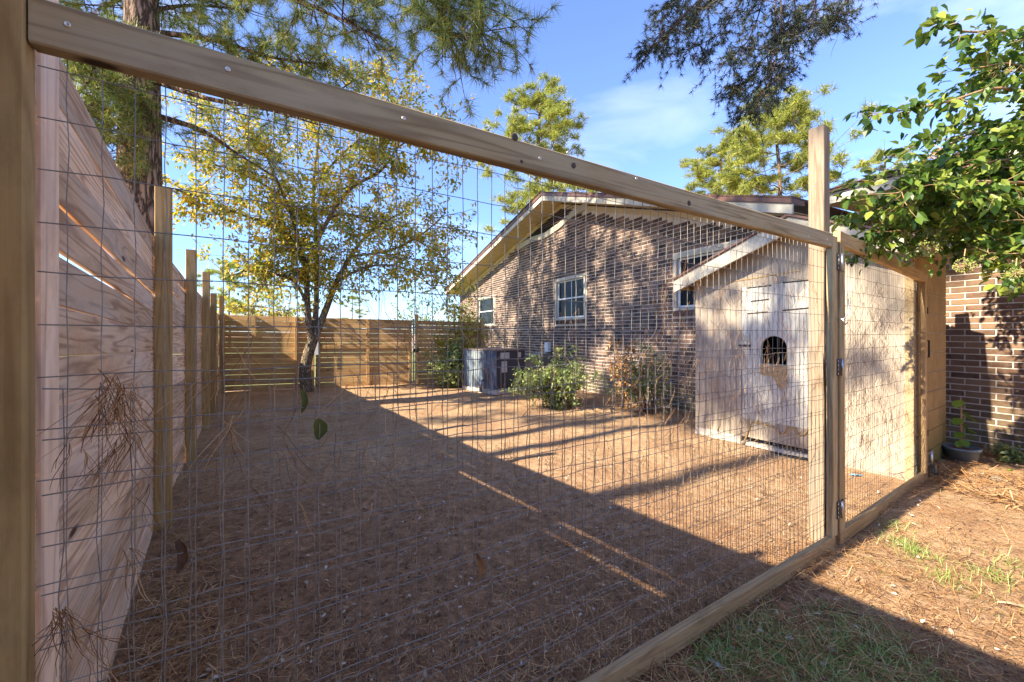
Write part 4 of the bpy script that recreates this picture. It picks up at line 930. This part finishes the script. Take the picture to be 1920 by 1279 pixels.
# upper crown out of view that throws the shade on the brick wall
for k in range(5):
    c0 = Vector((random.uniform(2.6, 4.6), random.uniform(1.6, 3.3), random.uniform(3.0, 4.1)))
    if c0.x / c0.y < 1.33 and (c0.z - H) / c0.y < .80: continue
    twigs(mb, c0, rvec(), .5, .006, 1, outs, .6, 0, 0, 3, 3)
mb.build('branches', mTanTwig, rt, True)
LP = []; LD = []
for p, d, dep in outs:
    for _ in range(random.choice([1, 2, 3])): LP.append(p + rvec() * .015); LD.append(d)
V_, F_ = leaves(LP, LD, .072, 17, .58, .35, .018); V_ = V_.reshape(-1, 7, 3); cen = V_.mean(1)
pxs = CX + F * cen[:, 0] / cen[:, 1]; pys = HZ - F * (cen[:, 2] - H) / cen[:, 1]
score = np.where((pxs > 0) & (pxs < 1915) & (pys > 5) & (pys < 700), 1 / cen[:, 1], 0); order = np.argsort(-score)
# the 290 nearest leaves are pieces of their own
pick = order[:290]; rest = order[290:]
for i in pick:
    a = V_[i] - cen[i]; me = bpy.data.meshes.new('leaf'); me.from_pydata([tuple(x) for x in a], [], [(i_, (i_ + 1) % 6, 6) for i_ in range(6)]); me.materials.append(mGreenLeaf)
    link(bpy.data.objects.new('leaf', me), rt, Matrix.Translation(Vector(cen[i])))
b = np.arange(len(rest))[:, None] * 7
npmesh('foliage', V_[rest].reshape(-1, 3), np.concatenate([b + [i_, (i_ + 1) % 6, 6] for i_ in range(6)], 0), mGreenLeaf, rt, 'stuff')
print('right tree leaves', len(LP))
for (px, py, Y, r) in [(1738, 468, 2.75, .075), (1808, 498, 2.5, .058), (1852, 486, 2.6, .045), (1905, 512, 2.3, .040), (1893, 132, 2.3, .022)]:
    c0 = R_(px, py, Y); mb = MB(); st = MB()
    for k in range(110):
        d = rvec(); p = c0 + Vector((d.x, d.y, d.z * .85)) * r * random.uniform(.72, 1); e = r * .085
        mb.add([p + Vector((e, 0, 0)), p + Vector((0, e, 0)), p + Vector((-e, 0, 0)), p + Vector((0, -e, 0)), p + UP * e, p - UP * e], [(0, 1, 4), (1, 2, 4), (2, 3, 4), (3, 0, 4), (1, 0, 5), (2, 1, 5), (3, 2, 5), (0, 3, 5)])
        if k % 4 == 0: st.tube([c0, p], .0012, 3, False)
    sd_ = mb.build('seed_head', mBerry, rt); st.tube([c0 + UP * r, c0 + Vector((.03, .02, r + .05))], .003, 4); st.build('stalks', mTanTwig, sd_)

# ------------------------------------------------------------------ shrubs along the house
def shrub(name, label, cat, px, py, w, h, Y, nst, size, mat, seed, stem=mTwig, dens=3, group=None):
    random.seed(seed); base = gp(px, py) if Y is None else Vector(((px - CX) / F * Y, Y, 0)); base.z = 0
    t_ = thing(name, base, label, cat, group); mb = MB(); o = []
    for k in range(nst):
        a = random.uniform(0, 6.28); r = random.uniform(0, 1) ** .6; end = base + Vector((math.cos(a) * w * r, math.sin(a) * w * r, h * random.uniform(.55, 1) * (1 - .62 * r * r)))
        qq = limb(mb, [base + Vector((math.cos(a), math.sin(a), 0)) * .06, base.lerp(end, .5) + UP * h * .12 + rvec() * .05, end], .009, .003, 4, 4)
        for j in range(1 if name == 'shrub' else 3, len(qq)): twigs(mb, qq[j], rvec() + UP * .1, h * random.uniform(.1, .22), .003, 1, o, .7, 0, .1, 2, 3)
    mb.build('stems', stem, t_, True); PP = []; DD = []
    for p, d, _ in o:
        if p.z < .02: continue
        for _ in range(random.randint(1, dens)): PP.append(p); DD.append(d)
    V_, F_ = leaves(PP, DD, size, seed, .5, .1, size * .35); npmesh('foliage', V_, F_, mat, t_)
    return t_
shrub('shrub', 'rounded pale green bush against the foot of the brick gable', 'shrub', 1045, 766, .85, 1.12, 7.5, 36, .068, mBushLeaf, 51, dens=4)
shrub('shrub', 'low bushy plant between the slatted fence and the air conditioner', 'shrub', 846, 722, .60, 1.25, 10.4, 24, .085, mBushLeaf, 52, dens=4)
shrub('sapling', 'spindly yellow leaved sapling growing beside the air conditioner', 'shrub', 862, 712, .75, 2.6, 11.6, 9, .13, mYellowLeaf, 53, dens=2)
shrub('weed', 'green weedy stems at the wall foot next to the shed', 'plant', 1215, 775, .50, 1.25, 6.9, 13, .06, mBushLeaf, 54, dens=2)
shrub('weed', 'brown dried weed with feathery top against the brick wall', 'plant', 1172, 768, .28, 1.35, 7.35, 7, .085, mStraw, 55, mTanTwig, dens=3)
shrub('vine', 'yellow green vine climbing beneath the far eave tip', 'plant', 868, 700, .55, 3.2, 15.5, 12, .12, mBushLeaf, 56, dens=3)
shrub('shrub', 'thin dark leaved shrub standing beyond the slatted fence near the house', 'shrub', 790, 700, 1.4, 5.2, 14.5, 16, .12, mGreenLeaf, 57, dens=2)
shrub('weed', 'small sprawling weed at the foot of the near brick wall', 'plant', 1893, 866, .22, .16, 4.35, 9, .045, mBushLeaf, 58, dens=2)

# potted plant
PB = Vector((4.83, 4.28, 0)); pt = thing('potted_plant', PB, 'blue grey plastic pot with a broad leaved seedling beside the brick wall', 'potted plant')
MB().lathe(PB, [(.0, .0), (.105, 0), (.135, .155), (.145, .155), (.147, .18), (.135, .182), (.128, .15), (0, .15)], 28).build('pot', plain('blue_grey_plastic', (.14, .19, .24), .5, 0, .3, 6), pt, True)
MB().lathe(PB, [(.0, .158), (.127, .156)], 20).build('potting_soil', mStraw, pt)
mb = MB(); stp = []
random.seed(8)
for (dx, dz, a, s) in [(-.05, .72, 2.6, .12), (.05, .68, .4, .08), (0, .60, .9, .13), (-.10, .52, 3.3, .12), (.12, .54, .2, .12), (.03, .46, 1.2, .14), (-.02, .36, 3.0, .11), (.10, .42, 5.6, .12), (.16, .33, .1, .09), (.05, .28, 4.4, .10), (-.08, .26, 2.0, .08), (.10, .24, .9, .08)]:
    c0 = PB + Vector((dx * .4, dx * .1, dz * .95)); d = Vector((math.cos(a) * .8, math.sin(a) * .2 - .35, -.55)).normalized(); sd_ = d.cross(UP).normalized(); nn_ = sd_.cross(d)
    tip = c0 + d * s; pts = [c0, c0 + d * s * .12 + sd_ * s * .30, c0 + d * s * .45 + sd_ * s * .42, c0 + d * s * .78 + sd_ * s * .28, tip - nn_ * s * .08, c0 + d * s * .78 - sd_ * s * .28, c0 + d * s * .45 - sd_ * s * .42, c0 + d * s * .12 - sd_ * s * .30, c0 + d * s * .5 - nn_ * s * .06]
    MB().add(pts, [(i, (i + 1) % 8, 8) for i in range(8)]).build('leaf', mPotLeaf, pt); mb.tube([PB + UP * (dz * .6), c0], .003, 4, False)
mb.tube([PB + UP * .15, PB + UP * .72 + Vector((-.01, 0, 0))], .006, 6).build('stem', mTanTwig, pt, True)

# ------------------------------------------------------------------ ground litter
def inside(p):                                        # yard side of the long fence, outside buildings
    X, Y = p[:, 0], p[:, 1]; fx = np.where(Y < 2.86, -.42 - .75 * Y, K1.x - .665 * (Y - 2.86))
    ok = X > fx + .03; ok &= (X * M[0] + Y * M[1]) < CWR; ok &= ~((X * M2[0] + Y * M2[1] > CS - .02) & (-X * .541 + Y * .841 < T0s + .02) & (-X * .541 + Y * .841 > T1s - .02) & (X * M2[0] + Y * M2[1] < CS + SD))
    ok &= ((p[:, 0] - CORNER.x) * BN.x + (p[:, 1] - CORNER.y) * BN.y) > .1; return ok
def scatter(n, rmin, rmax, seed, pw=1.0):
    r = np.random.default_rng(seed); rr_ = rmin * (rmax / rmin) ** r.random(n); a = r.uniform(-1.15, 1.15, n); P_ = np.stack([np.sin(a) * rr_, np.cos(a) * rr_, np.zeros(n)], 1); P_ = P_[inside(P_)]
    P_[:, 2] = relief(P_[:, 0], P_[:, 1]); return P_
def strands(P_, length, width, seed, lift=.02, up=.12):
    r = np.random.default_rng(seed); n_ = len(P_); a = r.uniform(0, 2 * np.pi, n_); d = np.stack([np.cos(a), np.sin(a), r.normal(0, up, n_)], 1)
    L1 = (length * r.uniform(.4, 1.2, n_))[:, None]; side = np.stack([-np.sin(a), np.cos(a), np.zeros(n_)], 1) * width
    bend = side / width * L1 * r.normal(0, .16, (n_, 1)); P_ = P_ + np.array([0, 0, 1]) * (r.random((n_, 1)) * lift + .003)
    A = P_ - d * L1 / 2; B_ = P_ + bend; C_ = P_ + d * L1 / 2
    A[:, 2] = np.maximum(A[:, 2], P_[:, 2] - .004); C_[:, 2] = np.maximum(C_[:, 2], P_[:, 2] - .004)
    V_ = np.stack([A - side, A + side, B_ + side, B_ - side, C_ + side * .5, C_ - side * .5], 1).reshape(-1, 3); b = np.arange(n_)[:, None] * 6
    return V_, np.concatenate([b + [0, 1, 2, 3], b + [3, 2, 4, 5]], 0)
P_ = scatter(60000, 1.2, 10, 61); P_ = P_[(np.random.default_rng(4).random(len(P_)) < np.where(P_[:, 1] > 3.6, .45, 1.0))]; V_, F_ = strands(P_, .055, .0011, 62, .008, .06)
tag(npmesh('pine_straw', V_, F_, mStraw), 'fine brown pine needles strewn over the bare soil of the yard', 'pine straw', kind='stuff')
# thicker straw: along the long fence and outside the panel
P_ = scatter(90000, 1.2, 8, 63); X, Y = P_[:, 0], P_[:, 1]; dist = X - np.where(Y < 2.86, -.42 - .75 * Y, K1.x - .665 * (Y - 2.86))
r_ = np.random.default_rng(5); outside = (X - P0.x) * N.x + (Y - P0.y) * N.y > .02
pd = (X - P0.x) * N.x + (Y - P0.y) * N.y
vm = np.clip(vnoise(X * 1.3, Y * 1.3, 9) * .5, 0, 1)
keep = (r_.random(len(P_)) < vm * .16 * (Y < 4.5)) | (r_.random(len(P_)) < np.exp(-((pd + .10) / .12) ** 2) * .8) | (r_.random(len(P_)) < np.exp(-(dist / .55) ** 2) * 1.0) | (outside & (r_.random(len(P_)) < .30)); P_ = P_[keep]; dist = dist[keep]
V_, F_ = strands(P_, .15, .0013, 64, .035, .22)
tag(npmesh('needle_drift', V_, F_, mStraw), 'deep reddish drift of long pine needles along the foot of the board fence', 'pine straw', kind='stuff')
P_ = scatter(30000, 5, 12, 67); c_m = P_[:, 0] * M[0] + P_[:, 1] * M[1]; P_ = P_[(c_m > CW - 1.1) & (c_m < CW)]; 
V_, F_ = strands(P_, .18, .004, 68, .07, .25)
tag(npmesh('mulch', V_, F_, mStraw), 'heaped orange pine mulch along the foot of the brick gable', 'mulch', kind='stuff')
P_ = scatter(2600, 1.3, 11, 65); d_ = np.tile(np.array([[1.0, 0, 0]]), (len(P_), 1)); r3 = np.random.default_rng(9); d_ = r3.normal(size=P_.shape); d_[:, 2] *= .2
P_[:, 2] += .012; V_, F_ = leaves(P_, d_ * 1.6, .030, 66, .5, 0, .0)
V_[:, 2] = np.maximum(V_[:, 2], .006)
tag(npmesh('fallen_leaves', V_, F_, mDryLeaf), 'small pale dry leaves and chips scattered on the soil', 'leaves', kind='stuff')
# clods of soil
P_ = scatter(9000, 1.2, 6, 71); n_ = len(P_); r4 = np.random.default_rng(72); s_ = r4.uniform(.003, .011, (n_, 1))
oct_ = np.array([[1, 0, 0], [0, 1, 0], [-1, 0, 0], [0, -1, 0], [0, 0, .8], [0, 0, -.6]]); V_ = (P_[:, None, :] + oct_[None] * s_[:, :, None] * r4.uniform(.6, 1.3, (n_, 6, 1))).reshape(-1, 3)
b = np.arange(n_)[:, None] * 6; F_ = np.concatenate([b + f for f in ([0, 1, 4], [1, 2, 4], [2, 3, 4], [3, 0, 4])], 0)
tag(npmesh('soil_crumbs', V_, F_, plain('dark_soil_crumbs', (.12, .075, .05), .95)), 'crumbs of dark soil lying on the ground near the wire panel', 'soil', kind='stuff')
# grass outside the panel
def blades(cs, n, spread, length, seed):
    r = np.random.default_rng(seed); P_ = []
    for (px, py, sx_, k) in cs:
        c0 = gp(px, py); P_.append(np.array([c0.x, c0.y, 0]) + r.normal(size=(int(n * k), 3)) * [sx_, sx_, 0])
    P_ = np.concatenate(P_); out_ = (P_[:, 0] - P0.x) * N.x + (P_[:, 1] - P0.y) * N.y > .03; P_ = P_[out_]; n_ = len(P_); a = r.uniform(0, 6.28, n_); d = np.stack([np.cos(a) * .8, np.sin(a) * .8, r.uniform(.35, 1.0, n_)], 1)
    L1 = (length * r.uniform(.4, 1.2, n_))[:, None]; side = np.stack([-np.sin(a), np.cos(a), np.zeros(n_)], 1) * .0016
    B_ = P_ + d * L1 * .55; C_ = P_ + d * L1; C_[:, 2] -= L1[:, 0] * .28; C_[:, 2] = np.maximum(C_[:, 2], .004)
    V_ = np.stack([P_ - side, P_ + side, B_ + side * .8, B_ - side * .8, C_, C_], 1)[:, :5].reshape(-1, 3); b = np.arange(n_)[:, None] * 5
    return V_, b
gc = [(1290, 1190, .10, 1), (1360, 1150, .10, .7), (1480, 1215, .10, .9), (1520, 1255, .12, 1), (1400, 1250, .11, 1), (1600, 1210, .14, .8), (1180, 1240, .07, .3), (1700, 1250, .14, .6), (1330, 1110, .07, .35),
      (1690, 1020, .05, .14), (1720, 1040, .06, .16), (1680, 990, .05, .10), (1620, 1060, .05, .08), (1780, 1090, .08, .12), (1870, 1085, .06, .15), (1900, 1060, .05, .10), (1660, 1095, .06, .10), (1820, 1130, .07, .06), (1735, 925, .04, .05), (1580, 925, .03, .05)]
V_, b = blades(gc, 950, 0, .085, 81); F3 = np.concatenate([b + [0, 1, 2], b + [0, 2, 3], b + [3, 2, 4]], 0)
tag(npmesh('grass', V_, F3, mGrass), 'sparse green grass tufts outside the wire panel in the foreground', 'grass', kind='stuff')

# ------------------------------------------------------------------ straw and leaves caught in the mesh
def caught(name, label, spots, seed, off, length, width, fn, per, lean=0.0):
    r = random.Random(seed); mb = MB()
    for (px, py, sp_, cnt) in spots:
        for _ in range(cnt):
            s = fn(px + r.uniform(-sp_, sp_)); base, z = s; z0 = z(py + r.uniform(-sp_, sp_) * 1.2)
            a0 = r.uniform(-1, 1) * .55; L1 = length * r.uniform(.5, 1.2)
            for k in range(per):
                a = a0 + r.uniform(-.35, .35); p0_ = base + UP * z0; pm = p0_ + U * math.sin(a) * L1 * .5 + UP * -math.cos(a) * L1 * .45 + N * r.uniform(-.02, .02); p1_ = pm + U * math.sin(a * 1.5) * L1 * .5 + UP * -math.cos(a * .8) * L1 * .5 + N * r.uniform(-.03, .03)
                mb.tube([p0_, p0_.lerp(pm, .5) + U * L1 * .04, pm, pm.lerp(p1_, .5) - U * L1 * .03, p1_], [width * .75] * 4 + [width * .4], 3, False)
    o_ = mb.build(name, mStraw); return tag(o_, label, 'pine straw', kind='stuff')
def onpanel(px):
    s = s_of(px); b_ = panel(s, 0, -.045); return b_, (lambda py: H - (py - HZ) / F * b_.y)
def ongate(px):
    k = (px - CX) / F; s = (k * G0.y - G0.x) / (gu.x - gu.y * k); b_ = gpz(s, 0, -.026); return b_, (lambda py: H - (py - HZ) / F * b_.y)
caught('straw_clump', 'tangled brown needles hooked in the mesh in front of the pinkish boards', [(185, 720, 26, 16), (215, 740, 22, 14), (230, 800, 30, 8), (140, 840, 40, 4), (230, 880, 50, 5), (90, 1150, 14, 14), (150, 1200, 40, 5), (215, 1030, 24, 4), (350, 760, 60, 5), (430, 800, 40, 4)], 3, -.045, .12, .0009, onpanel, 3)
caught('straw_strands', 'single dry needles hanging all over the wire panel', [(x, y, 50, 5) for x in range(480, 1540, 100) for y in range(560, 960, 110)], 4, -.045, .11, .0008, onpanel, 2)
caught('straw_strands', 'dark needle bunches stuck in the mesh before the white shed door', [(x, y, 30, 6) for x in range(1250, 1545, 45) for y in range(520, 900, 60)], 6, -.045, .10, .0009, onpanel, 2)
caught('straw_strands', 'needles clinging to the wire of the sagging gate', [(x, y, 25, 9) for x in range(1600, 1720, 24) for y in range(560, 860, 34)], 7, -.026, .13, .0010, ongate, 2)
def curled(name, label, px, py, size, mat, seed, cat='leaf', wf=.34):
    r = random.Random(seed); b_, zf = onpanel(px); c0 = b_ + UP * zf(py) + N * .012; mb = MB(); n_ = 9; pts = []
    for i in range(n_):
        for j in range(5):
            u = i / (n_ - 1); w = math.sin(math.pi * min(.97, u * .92 + .05)) ** .7 * size * wf * (1 + .08 * math.sin(i * 2.3 + seed)); x_ = (j - 2) / 2
            pts.append(c0 + UP * (-u * size) + U * (x_ * w * (1 - .2 * u) + .15 * size * math.sin(u * 3)) + N * (.35 * w * x_ * x_ + .10 * size * math.sin(u * 4 + x_ + seed)))
    fs = [(i * 5 + j, i * 5 + j + 1, (i + 1) * 5 + j + 1, (i + 1) * 5 + j) for i in range(n_ - 1) for j in range(4)]
    return tag(mb.add(pts, fs).build(name, mat, None, True), label, cat)
mOlive = leafmat('olive_leaf', [(0, (.08, .10, .025)), (1, (.14, .15, .04))], .3)
mDeadLeaf = plain('brown_dead_leaf', (.12, .065, .035), .8, 0, .5, 60)
curled('caught_leaf', 'olive curled leaf caught in the middle of the wire mesh', 597, 783, .055, mOlive, 2)
curled('caught_leaf', 'drab narrow leaf hanging in the mesh below the tree trunk', 566, 728, .06, mOlive, 3, wf=.14)
curled('caught_leaf', 'dark shrivelled leaf hanging low in the mesh beside the first fence post', 326, 1010, .070, mDeadLeaf, 4, wf=.17)
curled('caught_leaf', 'brown dead needle bundle hanging low in the centre of the mesh', 903, 1035, .09, mStraw, 5, wf=.10)
# small things on the ground
def slab(name, label, cat, px, py, l, w, ang, mat, h=.006):
    c0 = gp(px, py); d = Vector((math.cos(ang), math.sin(ang), 0)); s_ = Vector((-d.y, d.x, 0)); z = .014; pts = []; n_ = 7
    for i in range(n_):
        u = i / (n_ - 1); ww = w * math.sin(math.pi * (u * .9 + .05)); 
        for j in (-1, 0, 1): pts.append(c0 + d * (u - .5) * l + s_ * ww * j + UP * (z + h * (1 - j * j) + .006 * math.sin(u * 5)))
    fs = [(i * 3 + j, i * 3 + j + 1, (i + 1) * 3 + j + 1, (i + 1) * 3 + j) for i in range(n_ - 1) for j in (0, 1)]
    tag(MB().add(pts, fs).build(name, mat, None, True), label, cat)
mGreyBark = plain('grey_bark_strip', (.40, .40, .38), .8, 0, .3, 30)
slab('bark_strip', 'long pale grey bark strip lying near the bottom rail of the panel', 'bark', 1352, 1258, .10, .012, -1.0, mGreyBark)
slab('bark_strip', 'short grey curled bark piece on the soil in the shade outside the panel', 'bark', 1390, 1185, .07, .012, -.3, mGreyBark)
slab('bark_strip', 'tan curved bark strip lying in the sun at the frame edge', 'bark', 1898, 1138, .13, .010, -.2, plain('tan_bark', (.45, .36, .22), .8))
slab('fallen_leaf', 'pale round fallen leaf on the soil near the flower pot', 'leaf', 1893, 884, .07, .022, .4, mPotLeaf)
slab('blue_scrap', 'light blue plastic scrap on the ground behind the gate', 'litter', 1605, 893, .14, .025, .1, plain('blue_plastic', (.18, .38, .55), .5))
slab('dark_leaf', 'dark curled leaf lying on the gate bottom rail', 'leaf', 1662, 912, .10, .02, .3, mTwig)
# fallen twigs, each lying on its own
random.seed(77)
for (px, py, l, a, lab) in [(640, 1240, .16, 1.9, 'thin pale twig in the bottom shade of the yard'), (790, 1050, .10, .4, 'short twig near the middle of the shaded soil'), (480, 960, .12, 2.4, 'bent twig on the straw near the long fence'), (1180, 930, .14, .2, 'twig lying just past the shadow edge in the sun'), (1560, 1150, .13, 2.9, 'brown twig lying beside the outer shadow edge')]:
    c0 = gp(px, py) + UP * .012; d = Vector((math.cos(a), math.sin(a), 0)); tag(MB().tube([c0 - d * l, c0 - d * l * .3 + rvec() * .006, c0 + d * l * .4 + rvec() * .008, c0 + d * l], [.003, .0026, .002, .001], 5).build('twig', mTanTwig if 'pale' in lab or 'bent' in lab else mTwig, None, True), lab, 'twig')
# pine cone
pc = gp(1868, 905); mb = MB(); random.seed(2)
for k in range(60):
    u = k / 60; a = k * 2.4; r = .028 * math.sin(math.pi * (.12 + u * .8)); c0 = pc + Vector((u * .08 - .04, 0, .028)); d = Vector((.3, math.cos(a), math.sin(a))); mb.box(c0 + Vector((0, d.y, d.z)) * r, d * .008, Vector((0, -d.z, d.y)) * .006, Vector((1, 0, 0)) * .002)
tag(mb.build('pine_cone', plain('cone_brown', (.25, .20, .15), .8)), 'grey brown pine cone on the sunny soil near the pot', 'pine cone')
# thin metal pole beyond the far fence by the house
p = Vector(((852 - CX) / F * 16, 16, 0)); tag(MB().tube([p, p + UP * (H + 52 / F * 16)], .045, 8).build('pole', mDarkSteel, None, True), 'slim grey pole standing behind the slatted fence beside the house corner', 'pole')
print('objects', len(S.objects))
